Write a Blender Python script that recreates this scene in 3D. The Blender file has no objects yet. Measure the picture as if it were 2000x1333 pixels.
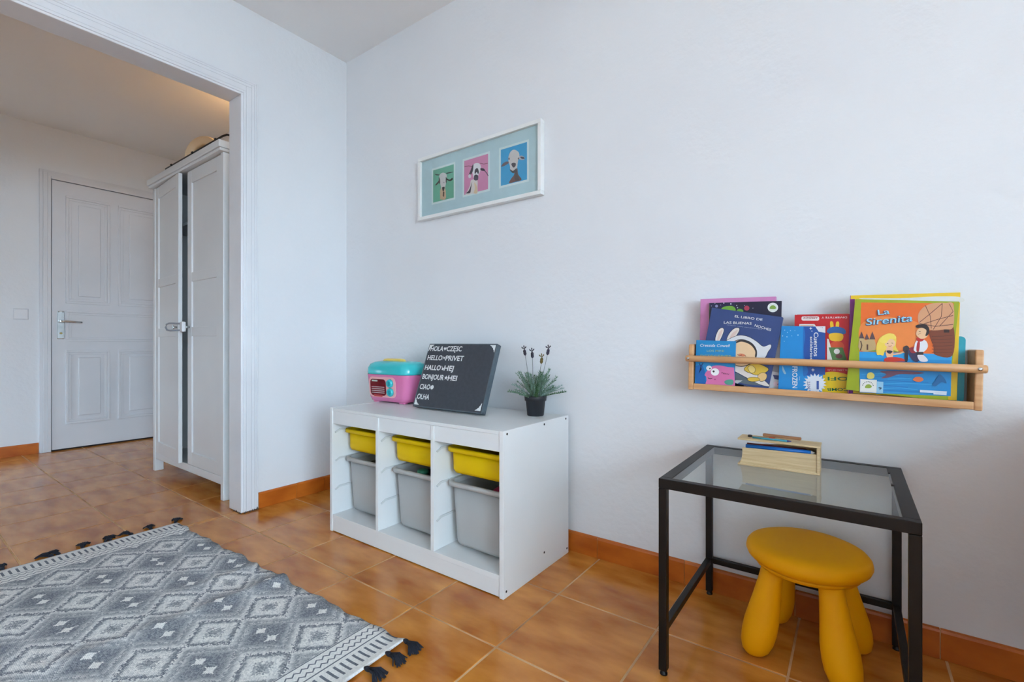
import bpy, bmesh, math, random
from mathutils import Vector, Matrix, Euler
R = math.radians
random.seed(7)
scene = bpy.context.scene
COL = scene.collection

# ------------------------------------------------------------------ camera
CAM = Vector((2.4813, -1.7112, 0.8535))
YAW = 0.62825
FPX, HOR = 916.8, 670.3
cam_d = bpy.data.cameras.new('camera')
cam_d.sensor_width = 36.0
cam_d.lens = FPX / 2000.0 * 36.0
cam_d.shift_y = (HOR - 666.5) / 2000.0
cam_d.clip_start = 0.02
cam = bpy.data.objects.new('camera', cam_d)
cam.location = CAM
cam.rotation_euler = (R(90), 0, YAW)
COL.objects.link(cam)
scene.camera = cam

# ------------------------------------------------------------------ sky, window daylight, exposure
world = bpy.data.worlds.new('sky')
scene.world = world
world.use_nodes = True
wb = world.node_tree.nodes['Background']
wb.inputs['Color'].default_value = (0.61, 0.82, 1.0, 1)
wb.inputs['Strength'].default_value = 9.0
WX = 5.4                       # plane of the window wall
WIN = (-4.3, -2.0, 0.5, 2.4)  # window opening: y0, y1, z0, z1
HWIN = (-2.25, -2.05, 0.15, 1.15)  # window in the side wall of the hall: x0, x1, z0, z1


def portal(name, loc, rot, w, h):
    d = bpy.data.lights.new(name, 'AREA')
    d.shape = 'RECTANGLE'
    d.size, d.size_y = w, h
    d.cycles.is_portal = True
    o = bpy.data.objects.new(name, d)
    o.location, o.rotation_euler = loc, rot
    COL.objects.link(o)


portal('window_portal', (WX + 0.11, (WIN[0] + WIN[1]) / 2, (WIN[2] + WIN[3]) / 2), (R(90), 0, R(90)), WIN[1] - WIN[0], WIN[3] - WIN[2])
portal('hall_window_portal', ((HWIN[0] + HWIN[1]) / 2, -2.66, (HWIN[2] + HWIN[3]) / 2), (R(90), 0, 0), HWIN[1] - HWIN[0], HWIN[3] - HWIN[2])
vs = scene.view_settings
scene.display_settings.display_device = 'sRGB'
vs.view_transform = 'Standard'
vs.look = 'None'
vs.gamma = 1.0
vs.use_curve_mapping = False
vs.exposure = 1.62


# ------------------------------------------------------------------ helpers
def S(r, g, b):
    def f(c):
        c /= 255.0
        return c / 12.92 if c <= 0.04045 else ((c + 0.055) / 1.055) ** 2.4
    return (f(r), f(g), f(b))


def ray(u, v):
    c, s = math.cos(YAW), math.sin(YAW)
    a, b = (u - 1000) / FPX, (HOR - v) / FPX
    return Vector((-s + c * a, c + s * a, b))


def atY(u, v, Y):
    d = ray(u, v)
    return CAM + d * ((Y - CAM.y) / d.y)


def atZ(u, v, Z):
    d = ray(u, v)
    return CAM + d * ((Z - CAM.z) / d.z)


MATS = {}


def mat(name, c1, c2=None, scale=6.0, rough=0.5, bump=0.0, bscale=80.0, metal=0.0, coat=0.0,
        stretch=(1, 1, 1), spec=0.5, detail=4.0, lo=0.35, hi=0.65, trans=0.0, perobj=False):
    if name in MATS:
        return MATS[name]
    m = bpy.data.materials.new(name)
    m.use_nodes = True
    nt = m.node_tree
    p = nt.nodes['Principled BSDF']
    p.inputs['Roughness'].default_value = rough
    p.inputs['Metallic'].default_value = metal
    p.inputs['Specular IOR Level'].default_value = spec
    p.inputs['Coat Weight'].default_value = coat
    p.inputs['Coat Roughness'].default_value = 0.08
    if c2 is None:
        c2 = tuple(x * 0.93 for x in c1)
    tc = nt.nodes.new('ShaderNodeTexCoord')
    mp = nt.nodes.new('ShaderNodeMapping')
    mp.inputs['Scale'].default_value = stretch
    nt.links.new(tc.outputs['Object'], mp.inputs['Vector'])
    if perobj:
        oi = nt.nodes.new('ShaderNodeObjectInfo')
        ml = nt.nodes.new('ShaderNodeMath')
        ml.operation = 'MULTIPLY'
        ml.inputs[1].default_value = 37.0
        nt.links.new(oi.outputs['Random'], ml.inputs[0])
        cb = nt.nodes.new('ShaderNodeCombineXYZ')
        for i in range(3):
            nt.links.new(ml.outputs[0], cb.inputs[i])
        nt.links.new(cb.outputs[0], mp.inputs['Location'])
    nz = nt.nodes.new('ShaderNodeTexNoise')
    nz.inputs['Scale'].default_value = scale
    nz.inputs['Detail'].default_value = detail
    nt.links.new(mp.outputs[0], nz.inputs['Vector'])
    cr = nt.nodes.new('ShaderNodeValToRGB')
    cr.color_ramp.elements[0].position = lo
    cr.color_ramp.elements[1].position = hi
    cr.color_ramp.elements[0].color = (*c2, 1)
    cr.color_ramp.elements[1].color = (*c1, 1)
    nt.links.new(nz.outputs['Fac'], cr.inputs['Fac'])
    nt.links.new(cr.outputs['Color'], p.inputs['Base Color'])
    if bump > 0:
        n2 = nt.nodes.new('ShaderNodeTexNoise')
        n2.inputs['Scale'].default_value = bscale
        n2.inputs['Detail'].default_value = 3
        nt.links.new(mp.outputs[0], n2.inputs['Vector'])
        bp = nt.nodes.new('ShaderNodeBump')
        bp.inputs['Strength'].default_value = bump
        bp.inputs['Distance'].default_value = 0.01
        nt.links.new(n2.outputs['Fac'], bp.inputs['Height'])
        nt.links.new(bp.outputs['Normal'], p.inputs['Normal'])
    if trans > 0:   # diffuse plastic that lets light through
        tl = nt.nodes.new('ShaderNodeBsdfTranslucent')
        tl.inputs['Color'].default_value = (*c1, 1)
        mx = nt.nodes.new('ShaderNodeMixShader')
        mx.inputs[0].default_value = trans
        nt.links.new(p.outputs[0], mx.inputs[1])
        nt.links.new(tl.outputs[0], mx.inputs[2])
        nt.links.new(mx.outputs[0], nt.nodes['Material Output'].inputs[0])
    MATS[name] = m
    return m


def flat(r, g, b, rough=0.35):
    """printed ink of one colour"""
    return mat('print_%d_%d_%d' % (r, g, b), S(r, g, b), tuple(x * 0.96 for x in S(r, g, b)), scale=40, rough=rough)


def glass_mat(name, tint, refl=1.0):
    m = bpy.data.materials.new(name)
    m.use_nodes = True
    nt = m.node_tree
    nt.nodes.remove(nt.nodes['Principled BSDF'])
    tr = nt.nodes.new('ShaderNodeBsdfTransparent')
    tr.inputs['Color'].default_value = (*tint, 1)
    gl = nt.nodes.new('ShaderNodeBsdfGlossy')
    gl.inputs['Roughness'].default_value = 0.02
    gl.inputs['Color'].default_value = (refl, refl, refl, 1)
    fr = nt.nodes.new('ShaderNodeFresnel')
    fr.inputs['IOR'].default_value = 1.5
    mx = nt.nodes.new('ShaderNodeMixShader')
    ge = nt.nodes.new('ShaderNodeNewGeometry')   # reflect at the outer faces only, so a pane is not a mirror from inside
    sb = nt.nodes.new('ShaderNodeMath')
    sb.operation = 'SUBTRACT'
    sb.inputs[0].default_value = 1.0
    nt.links.new(ge.outputs['Backfacing'], sb.inputs[1])
    ml = nt.nodes.new('ShaderNodeMath')
    ml.operation = 'MULTIPLY'
    nt.links.new(fr.outputs[0], ml.inputs[0])
    nt.links.new(sb.outputs[0], ml.inputs[1])
    nt.links.new(ml.outputs[0], mx.inputs[0])
    nt.links.new(tr.outputs[0], mx.inputs[1])
    nt.links.new(gl.outputs[0], mx.inputs[2])
    nt.links.new(mx.outputs[0], nt.nodes['Material Output'].inputs[0])
    return m


class MB:
    """collects shapes and links them as one mesh object"""
    def __init__(self):
        self.bm = bmesh.new()
        self.mats = []
        self.cur = 0

    def use(self, m):
        if m not in self.mats:
            self.mats.append(m)
        self.cur = self.mats.index(m)
        return self

    def _new(self, faces):
        for f in faces:
            f.material_index = self.cur

    def box(self, x0, x1, y0, y1, z0, z1, bev=0.0, seg=2, rot=None):
        t = bmesh.new()
        bmesh.ops.create_cube(t, size=1)
        for v in t.verts:
            v.co = Vector((v.co.x * (x1 - x0), v.co.y * (y1 - y0), v.co.z * (z1 - z0)))
        if bev > 0:
            bmesh.ops.bevel(t, geom=list(t.edges), offset=bev, segments=seg, profile=0.5, affect='EDGES')
        c = Vector(((x0 + x1) / 2, (y0 + y1) / 2, (z0 + z1) / 2))
        for v in t.verts:
            v.co = (rot @ v.co if rot else v.co) + c
        self.merge(t)
        return self

    def merge(self, t):
        mp = {}
        for v in t.verts:
            mp[v] = self.bm.verts.new(v.co)
        for f in t.faces:
            try:
                nf = self.bm.faces.new([mp[v] for v in f.verts])
                nf.material_index = self.cur
                nf.smooth = f.smooth
            except ValueError:
                pass
        t.free()

    def face(self, pts):
        try:
            f = self.bm.faces.new([self.bm.verts.new(p) for p in pts])
            f.material_index = self.cur
        except ValueError:
            pass

    def prism(self, pts, vec):
        """closed outline extruded along vec"""
        vec = Vector(vec)
        a = [self.bm.verts.new(p) for p in pts]
        b = [self.bm.verts.new(Vector(p) + vec) for p in pts]
        n = len(a)
        fs = [self.bm.faces.new(a), self.bm.faces.new(b[::-1])]
        for i in range(n):
            fs.append(self.bm.faces.new([a[i], b[i], b[(i + 1) % n], a[(i + 1) % n]]))
        self._new(fs)
        return self

    def loft(self, rings, cap0=True, cap1=True, smooth=True):
        vr = [[self.bm.verts.new(p) for p in r] for r in rings]
        n = len(vr[0])
        for i in range(len(vr) - 1):
            for j in range(n):
                f = self.bm.faces.new([vr[i][j], vr[i][(j + 1) % n], vr[i + 1][(j + 1) % n], vr[i + 1][j]])
                f.smooth = smooth
                f.material_index = self.cur
        if cap0:
            f = self.bm.faces.new(vr[0][::-1])
            f.material_index = self.cur
        if cap1:
            f = self.bm.faces.new(vr[-1])
            f.material_index = self.cur
        return self

    def lathe(self, prof, c=(0, 0, 0), n=32, cap0=True, cap1=True):
        rings = [[(c[0] + r * math.cos(2 * math.pi * k / n), c[1] + r * math.sin(2 * math.pi * k / n), c[2] + z)
                  for k in range(n)] for r, z in prof]
        return self.loft(rings, cap0, cap1)

    def tube(self, pts, rad, n=8, caps=True):
        pts = [Vector(p) for p in pts]
        rs = rad if isinstance(rad, (list, tuple)) else [rad] * len(pts)
        rings = []
        for i, p in enumerate(pts):
            d = (pts[min(i + 1, len(pts) - 1)] - pts[max(i - 1, 0)]).normalized()
            ref = Vector((0, 0, 1)) if abs(d.z) < 0.9 else Vector((1, 0, 0))
            a = d.cross(ref).normalized()
            b = d.cross(a)
            rings.append([p + (a * math.cos(2 * math.pi * k / n) + b * math.sin(2 * math.pi * k / n)) * rs[i]
                          for k in range(n)])
        return self.loft(rings, caps, caps)

    def build(self, name, m=None, parent=None, world=True, smooth=None):
        bmesh.ops.recalc_face_normals(self.bm, faces=self.bm.faces)
        me = bpy.data.meshes.new(name)
        if parent is not None and world:
            mw, q = parent.matrix_basis.copy(), parent.parent
            while q is not None:
                mw, q = q.matrix_basis @ mw, q.parent
            inv = mw.inverted()
            for v in self.bm.verts:
                v.co = inv @ v.co
        self.bm.to_mesh(me)
        self.bm.free()
        if m is not None:
            self.mats = [m] if not self.mats else self.mats
        for x in self.mats:
            me.materials.append(x)
        if smooth:
            for pl in me.polygons:
                pl.use_smooth = True
        o = bpy.data.objects.new(name, me)
        COL.objects.link(o)
        if parent is not None:
            o.parent = parent
        return o


def tag(o, label, cat, group=None):
    o['label'] = label
    o['category'] = cat
    if group:
        o['group'] = group
    return o


def empty(name, loc, rot=(0, 0, 0)):
    o = bpy.data.objects.new(name, None)
    o.empty_display_size = 0.05
    o.location = loc
    o.rotation_euler = rot
    COL.objects.link(o)
    o.matrix_basis = Matrix.LocRotScale(Vector(loc), Euler(rot), Vector((1, 1, 1)))
    return o


def thing(name, label, cat, loc, rot=(0, 0, 0), group=None):
    return tag(empty(name, loc, rot), label, cat, group)


def structure(o):
    o['kind'] = 'structure'
    return o


def bx(name, m, parent, x0, x1, y0, y1, z0, z1, bev=0.002, world=True, seg=2):
    b = MB()
    b.box(x0, x1, y0, y1, z0, z1, bev, seg)
    return b.build(name, m, parent, world)


def spline(pts, n=6):
    out = []
    k = len(pts)
    for i in range(k):
        p0, p1, p2, p3 = [Vector(pts[(i + j) % k]) for j in (-1, 0, 1, 2)]
        for t in range(n):
            t /= n
            out.append(0.5 * ((2 * p1) + (p2 - p0) * t + (2 * p0 - 5 * p1 + 4 * p2 - p3) * t * t +
                              (3 * p1 - p0 - 3 * p2 + p3) * t ** 3))
    return [tuple(q) for q in out]


def ell(cx, cy, rx, ry=None, rot=0, n=20):
    ry = rx if ry is None else ry
    c, s = math.cos(R(rot)), math.sin(R(rot))
    return [(cx + rx * math.cos(2 * math.pi * k / n) * c - ry * math.sin(2 * math.pi * k / n) * s,
             cy + rx * math.cos(2 * math.pi * k / n) * s + ry * math.sin(2 * math.pi * k / n) * c) for k in range(n)]


def stroke(pts, w):
    """open line of width w as an outline"""
    L, Rr = [], []
    for i, p in enumerate(pts):
        a = Vector(pts[max(i - 1, 0)])
        b = Vector(pts[min(i + 1, len(pts) - 1)])
        d = (b - a)
        d = d.normalized() if d.length > 0 else Vector((1, 0))
        nrm = Vector((-d.y, d.x)) * w / 2
        L.append(tuple(Vector(p) + nrm))
        Rr.append(tuple(Vector(p) - nrm))
    return L + Rr[::-1]


class Art:
    """flat print: outlines given in a 2-D frame (to2 maps them to local x,z) on the plane y=y0, later ones on top"""
    def __init__(self, to2, y0):
        self.b = MB()
        self.to2 = to2
        self.y = y0
        self.k = 0

    def add(self, pts, m):
        self.k += 1
        self.b.use(m)
        q = [self.to2(p[0], p[1]) for p in pts]
        y = self.y - 0.00004 * self.k - 0.00004
        vs_ = [self.b.bm.verts.new((x, y, z)) for x, z in q]
        es = [self.b.bm.edges.new((vs_[i], vs_[(i + 1) % len(vs_)])) for i in range(len(vs_))]
        r = bmesh.ops.triangle_fill(self.b.bm, use_beauty=True, edges=es)
        for f in r['geom']:
            if isinstance(f, bmesh.types.BMFace):
                f.material_index = self.b.cur
        return self

    def top(self):
        return self.y - 0.00004 * (self.k + 2)

    def build(self, name, parent):
        me_b = self.b
        o = me_b.build(name, None, parent, world=False)
        return o


def text_mesh(s, bold=0.0, shear=0.0, align='LEFT'):
    cu = bpy.data.curves.new('text', 'FONT')
    cu.body = s
    cu.size = 1.0
    cu.offset = bold
    cu.shear = shear
    cu.resolution_u = 3
    o = bpy.data.objects.new('text', cu)
    COL.objects.link(o)
    dg = bpy.context.evaluated_depsgraph_get()
    me = bpy.data.meshes.new_from_object(o.evaluated_get(dg))
    bpy.data.objects.remove(o)
    bpy.data.curves.remove(cu)
    return me


_m = text_mesh('H')
CAPH = max(v.co.y for v in _m.vertices)


def lettering(s, m, parent, x, z, w, h, y, rot=0.0, bold=0.012, shear=0.0, name='lettering'):
    """text in the local x-z plane facing -y; x,z is the lower left corner, w,h its size"""
    me = text_mesh(s, bold, shear)
    xs = [v.co.x for v in me.vertices]
    ys = [v.co.y for v in me.vertices]
    x0, x1, y0 = min(xs), max(xs), 0.0
    sx = w / (x1 - x0)
    sy = h / CAPH
    c, sn = math.cos(R(rot)), math.sin(R(rot))
    for v in me.vertices:
        a, b = (v.co.x - x0) * sx, (v.co.y - y0) * sy
        v.co = Vector((x + a * c - b * sn, y, z + a * sn + b * c))
    me.materials.clear()
    me.materials.append(m)
    me.name = name
    o = bpy.data.objects.new(name, me)
    COL.objects.link(o)
    o.parent = parent
    return o


# ------------------------------------------------------------------ materials
M_WALL = mat('white_wall_paint', S(233, 234, 236), S(229, 230, 233), scale=1.3, rough=0.75, bump=0.16, bscale=38, spec=0.3)
M_CEIL = mat('ceiling_paint', S(249, 249, 249), S(246, 246, 247), scale=2, rough=0.85, bump=0.08, bscale=30, spec=0.2)
M_TRIM = mat('white_gloss_paint', S(233, 233, 236), S(226, 227, 231), scale=4, rough=0.32, bump=0.03, bscale=40)
M_TILE = mat('terracotta_tile', S(228, 154, 70), S(174, 94, 18), scale=5.5, rough=0.2, spec=0.5, bump=0.04, bscale=9,
             stretch=(1.0, 2.6, 1.0), detail=7, lo=0.28, hi=0.72, perobj=True)
M_BASET = mat('terracotta_skirting', S(206, 112, 34), S(170, 80, 14), scale=7, rough=0.35, bump=0.04, bscale=12,
              stretch=(1.0, 1.0, 2.0), detail=6, lo=0.28, hi=0.72, perobj=True)
M_GROUT = mat('pale_grout', S(232, 190, 140), S(176, 128, 84), scale=5, rough=0.9, bump=0.2, bscale=90)
M_LAM = mat('white_laminate', S(232, 233, 232), S(229, 230, 230), scale=3, rough=0.38)
M_DARKHOLE = mat('dark_hole', S(30, 30, 32), rough=0.8)
M_YEL = mat('yellow_plastic', S(236, 196, 0), S(230, 188, 0), scale=5, rough=0.5, spec=0.2)
M_STOOL = mat('yellow_stool_plastic', S(255, 178, 0), S(250, 172, 0), scale=5, rough=0.55, spec=0.2, bump=0.03, bscale=160)
M_BIN = mat('translucent_white_plastic', S(216, 216, 214), S(210, 210, 209), scale=4, rough=0.45, trans=0.35)
M_BLACK = mat('black_powder_coat', S(20, 18, 18), S(16, 15, 15), scale=30, rough=0.42, bump=0.03, bscale=400, spec=0.3)
M_RUB = mat('black_plastic', S(24, 24, 26), rough=0.5)
M_BEECH = mat('beech_wood', S(222, 172, 122), S(204, 148, 98), scale=5, rough=0.42, stretch=(1.5, 14, 14), detail=6, bump=0.03, bscale=30)
M_PINE = mat('pale_wood', S(226, 204, 162), S(205, 178, 132), scale=6, rough=0.6, stretch=(1.2, 6, 26), detail=6, bump=0.15, bscale=14)
M_CHROME = mat('brushed_steel', S(205, 208, 208), S(190, 193, 194), scale=30, rough=0.25, metal=1.0)
M_GLASS = glass_mat('table_glass', (0.86, 0.90, 0.885))
M_PGLASS = glass_mat('picture_glass', (0.97, 0.985, 0.98))
WHITE = flat(238, 238, 238)
BLK = flat(24, 24, 28)

# ------------------------------------------------------------------ setting
H = 2.55            # ceiling height
XH = -2.62          # far wall of the hall
JAMB = -0.607       # y of the opening's jamb
OPEN0 = -2.25       # other side of the opening
HEAD = 2.10
YB = -4.6           # wall behind the camera
YHB = -2.6          # hall side wall

floor = bx('floor', M_GROUT, None, XH - 0.12, WX + 0.25, YB - 0.12, 0.12, -0.12, -0.0013, 0)
structure(floor)
tile_cache = {}


def tile(x0, x1, y0, y1):
    g = 0.0028
    w, d = round(x1 - x0 - 2 * g, 4), round(y1 - y0 - 2 * g, 4)
    if w < 0.01 or d < 0.01:
        return
    if (w, d) not in tile_cache:
        b = MB()
        b.box(-w / 2, w / 2, -d / 2, d / 2, -0.010, 0, 0.0012, 1)
        o = b.build('tile', M_TILE, floor, world=False)
        tile_cache[(w, d)] = o
    else:
        o = tile_cache[(w, d)].copy()
        COL.objects.link(o)
        o.parent = floor
    o.name = 'tile'
    o.location = ((x0 + x1) / 2, (y0 + y1) / 2, random.uniform(-0.0006, 0.0))


def lines(first, step, lo, hi):
    out = [lo]
    k = math.ceil((lo - first) / step)
    while first + k * step < hi - 0.004:
        if first + k * step > lo + 0.004:
            out.append(first + k * step)
        k += 1
    return out + [hi]


ylines = lines(-0.328, 0.3445, YB, -0.0)
xl = lines(1.333, 0.3378, -0.014, WX)
for i in range(len(xl) - 1):
    for j in range(len(ylines) - 1):
        tile(xl[i], xl[i + 1], ylines[j], ylines[j + 1])
xl = lines(-0.379, 0.345, XH, -0.014)
yl2 = lines(-0.328, 0.3445, YHB, -0.0)
for i in range(len(xl) - 1):
    for j in range(len(yl2) - 1):
        tile(xl[i], xl[i + 1], yl2[j], yl2[j + 1])

structure(bx('ceiling', M_CEIL, None, XH - 0.12, WX + 0.25, YB - 0.12, 0.12, H, H + 0.12, 0))
structure(bx('wall_right', M_WALL, None, XH - 0.12, WX + 0.25, 0.0, 0.12, 0, H, 0))
structure(bx('wall_back', M_WALL, None, -0.1, WX + 0.25, YB - 0.12, YB, 0, H, 0))
structure(bx('wall_hall_far', M_WALL, None, XH - 0.12, XH, YHB - 0.12, 0, 0, H, 0))
b = MB()
b.box(XH, HWIN[0], YHB - 0.12, YHB, 0, H)
b.box(HWIN[1], -0.1, YHB - 0.12, YHB, 0, H)
b.box(HWIN[0], HWIN[1], YHB - 0.12, YHB, 0, HWIN[2])
b.box(HWIN[0], HWIN[1], YHB - 0.12, YHB, HWIN[3], H)
structure(b.build('wall_hall_side', M_WALL))
b = MB()
b.box(-0.1, 0, JAMB + 0.004, 0, 0, H)
b.box(-0.1, 0, OPEN0, JAMB + 0.004, HEAD + 0.004, H)
b.box(-0.1, 0, YB, OPEN0, 0, H)
structure(b.build('wall_left', M_WALL))
b = MB()
b.box(WX, WX + 0.25, YB, WIN[0], 0, H)
b.box(WX, WX + 0.25, WIN[1], 0, 0, H)
b.box(WX, WX + 0.25, WIN[0], WIN[1], 0, WIN[2])
b.box(WX, WX + 0.25, WIN[0], WIN[1], WIN[3], H)
structure(b.build('wall_window', M_WALL))
# window frame: open sashes look out on the sky, not seen by the camera
w1 = structure(empty('window_1', (WX + 0.17, (WIN[0] + WIN[1]) / 2, WIN[2])))
for (a0, a1, c0, c1) in ((WIN[0], WIN[1], WIN[2], WIN[2] + 0.05), (WIN[0], WIN[1], WIN[3] - 0.05, WIN[3])):
    bx('window_frame', M_TRIM, w1, WX + 0.15, WX + 0.2, a0, a1, c0, c1, 0.004)
for yy in (WIN[0], WIN[1] - 0.05, (WIN[0] + WIN[1]) / 2 - 0.025):
    bx('window_frame', M_TRIM, w1, WX + 0.15, WX + 0.2, yy, yy + 0.05, WIN[2] + 0.05, WIN[3] - 0.05, 0.004)
structure(bx('bounce_slab', mat('pale_bounce_slab', S(226, 224, 222), S(214, 212, 210), scale=2, rough=0.7), None,  # added pale slab outside the window, bounces daylight up to the ceiling
             WX + 0.25, WX + 2.6, -6.0, 0.5, -0.2, -0.02, 0))
structure(bx('wall_sky_block', mat('white_render', S(214, 212, 208), S(204, 202, 198), scale=2, rough=0.9, bump=0.2, bscale=30), None,  # added unseen wall, cuts sky light reaching the near end of wall_right
             WX + 0.25, WX + 2.4, WIN[0] - 0.22, WIN[0] - 0.10, -0.02, 2.75, 0))
structure(bx('ground_outside', mat('grey_paving', S(150, 146, 140), S(120, 118, 112), scale=0.6, rough=0.9), None,
             -30, 60, -60, 40, -3.3, -3.2, 0))


# skirting tiles
def skirting(name, along, fixed, joints, sgn, flip):
    root = structure(empty(name, (0, 0, 0)))
    prof = [(0, 0), (0.010, 0), (0.010, 0.072), (0.0075, 0.0785), (0.003, 0.081), (0, 0.081)]
    for i in range(len(joints) - 1):
        a, c = joints[i] + 0.0012, joints[i + 1] - 0.0012
        if c - a < 0.01:
            continue
        b = MB()
        L = c - a
        if along == 'x':
            b.prism([(-L / 2, sgn * p, z) for p, z in prof], (L, 0, 0))
        else:
            b.prism([(sgn * p, -L / 2, z) for p, z in prof], (0, L, 0))
        o = b.build('skirting_tile', M_BASET, root, world=False)
        o.location = ((a + c) / 2, fixed, 0.0005) if along == 'x' else (fixed, (a + c) / 2, 0.0005)
    b = MB()
    if along == 'x':
        b.box(joints[0], joints[-1], fixed + sgn * 0.006 if sgn < 0 else fixed, fixed if sgn < 0 else fixed + 0.006, 0, 0.079)
    else:
        b.box(fixed, fixed + sgn * 0.006, joints[0], joints[-1], 0, 0.079)
    b.build('grout_bed', M_GROUT, root, world=False)
    return root


skirting('baseboard_right', 'x', 0.0, lines(1.662, 0.3365, 0.011, WX), -1, False)
skirting('baseboard_left', 'y', 0.0, [-0.524, -0.321, -0.153, -0.0], 1, False)
skirting('baseboard_hall', 'y', XH, lines(-0.925, 0.333, YHB, -0.925), 1, False)

# opening trim: jamb lining and stepped architrave
trim = structure(empty('trim_1', (0, JAMB, 0)))
b = MB()
b.box(-0.115, 0.016, JAMB - 0.006, JAMB + 0.012, 0.004, HEAD + 0.012, 0.003)
b.build('jamb_lining', M_TRIM, trim)
b = MB()
b.box(-0.115, 0.016, OPEN0, JAMB - 0.006, HEAD - 0.006, HEAD + 0.012, 0.003)
b.build('head_lining', M_TRIM, trim)
b = MB()
b.box(-0.115, 0.016, OPEN0 - 0.012, OPEN0 + 0.006, 0.004, HEAD + 0.012, 0.003)
b.build('jamb_lining', M_TRIM, trim)
steps = [(0.0, 0.012, 0.021), (0.014, 0.040, 0.0175), (0.042, 0.056, 0.0145), (0.058, 0.067, 0.012), (0.069, 0.077, 0.009)]
b = MB()
for s0, s1, pr_ in steps:
    b.box(0, pr_, JAMB + s0 + 0.004, JAMB + s1 + 0.0045, 0.006, HEAD + s1 + 0.0045, 0.0018)
b.box(0, 0.007, JAMB + 0.004, JAMB + 0.078, 0.008, HEAD + 0.078)
b.build('architrave', M_TRIM, trim)
b = MB()
for s0, s1, pr_ in steps:
    b.box(0, pr_, OPEN0, JAMB + s0 + 0.004, HEAD + s0 + 0.004, HEAD + s1 + 0.0045, 0.0018)
b.box(0, 0.007, OPEN0, JAMB + 0.004, HEAD + 0.004, HEAD + 0.078)
b.build('architrave', M_TRIM, trim)
# chipped paint at the foot of the jamb
M_CHIP = mat('bare_wood_chip', S(92, 78, 66), S(60, 50, 42), scale=40, rough=0.9)
for k, (c0, c1, hh) in enumerate([(0.002, 0.012, 0.012), (0.016, 0.022, 0.006), (0.026, 0.038, 0.008), (0.044, 0.05, 0.012),
                                  (0.052, 0.062, 0.009), (0.066, 0.076, 0.014)]):
    b = MB()
    y0 = JAMB + 0.004
    pr_ = [p for s0, s1, p in steps if c0 < s1][0]
    b.prism([(pr_ + 0.0003, y0 + c0, 0.0), (pr_ + 0.0003, y0 + c1, 0.0), (pr_ + 0.0003, y0 + c1 * 0.6 + c0 * 0.4, hh)], (-0.004, 0, 0))
    b.build('paint_chip', M_CHIP, trim)
b = MB()
for (c0, c1, hh) in ((0.0, 0.03, 0.007), (0.035, 0.06, 0.011), (0.07, 0.085, 0.006)):
    b.prism([(0.014 - c0, JAMB - 0.0065, 0.0), (0.014 - c1, JAMB - 0.0065, 0.0), (0.014 - c1 * 0.5 - c0 * 0.5, JAMB - 0.0065, hh)], (0, 0.004, 0))
b.build('paint_chip', M_CHIP, trim)

# hall door
DX = XH + 0.022
door = structure(empty('door_1', (XH, -0.45, 0)))
DY0, DY1, DZ1 = -0.854, -0.04, 2.135
M_DOOR = mat('door_paint', S(222, 222, 226), S(216, 217, 221), scale=3, rough=0.42, bump=0.04, bscale=30)
bx('door_leaf', M_DOOR, door, XH + 0.002, DX, DY0, DY1, 0.012, DZ1, 0.003)
b = MB()
for (e0, e1, t) in ((0.0, 0.02, 0.030), (0.02, 0.045, 0.026), (0.045, 0.064, 0.019)):
    b.box(XH, XH + t, DY0 - 0.005 - e1, DY0 - 0.005 - e0, 0, DZ1 + 0.005 + e1, 0.002)
    b.box(XH, XH + t, DY0 - 0.005 - e0, DY1, DZ1 + 0.005 + e0, DZ1 + 0.005 + e1, 0.002)
b.build('door_frame', M_DOOR, door)
bx('gap_shade_strip', M_DARKHOLE, door, XH, XH + 0.004, DY0 - 0.006, DY1, 0, 0.013, 0)  # dark strip standing in for the shade under the door leaf


def door_panel(y0, y1, z0, z1):
    b = MB()
    w = 0.018
    for k, t in ((0, 0.010), (1, 0.005)):
        a0, a1, c0, c1 = y0 + k * w, y1 - k * w, z0 + k * w, z1 - k * w
        b.box(DX - 0.002, DX + t, a0, a1, c0, c0 + w, 0.003)
        b.box(DX - 0.002, DX + t, a0, a1, c1 - w, c1, 0.003)
        b.box(DX - 0.002, DX + t, a0, a0 + w, c0 + w, c1 - w, 0.003)
        b.box(DX - 0.002, DX + t, a1 - w, a1, c0 + w, c1 - w, 0.003)
    b.box(DX - 0.002, DX + 0.009, y0 + 0.075, y1 - 0.075 if y1 - y0 > 0.3 else y1 - 0.06, z0 + 0.06, z1 - 0.06, 0.006) if z1 - z0 > 0.3 else None
    return b.build('door_panel', M_DOOR, door)


door_panel(-0.775, -0.500, 1.17, 2.03)
door_panel(-0.445, -0.115, 1.17, 2.03)
door_panel(-0.775, -0.115, 0.865, 1.115)
door_panel(-0.775, -0.500, 0.205, 0.795)
door_panel(-0.445, -0.115, 0.205, 0.795)
hp = bx('handle_plate', M_CHROME, door, DX, DX + 0.006, -0.825, -0.782, 0.885, 1.107, 0.004)
b = MB()
b.tube([(DX + 0.004, -0.806, 1.028), (DX + 0.045, -0.806, 1.026)], 0.011, 12)
b.tube([(DX + 0.045, -0.812, 1.026), (DX + 0.047, -0.79, 1.025), (DX + 0.046, -0.74, 1.022), (DX + 0.044, -0.685, 1.020)], [0.011, 0.009, 0.008, 0.006], 12)
b.build('lever', M_CHROME, hp)
b = MB()
b.lathe([(0.0085, 0), (0.0085, 0.004)], (0, 0, 0), 16)
kh = b.build('keyhole', mat('brass', S(170, 150, 100), metal=0.8, rough=0.35), hp, world=False)
kh.location = (DX + 0.006 - XH, -0.803 + 0.45, 0.930)
kh.rotation_euler = (0, R(90), 0)
for yy in (-0.816, -0.791):
    bx('screw', M_DARKHOLE, hp, DX + 0.0055, DX + 0.0072, yy - 0.003, yy + 0.003, 1.096, 1.102, 0.001)

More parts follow.
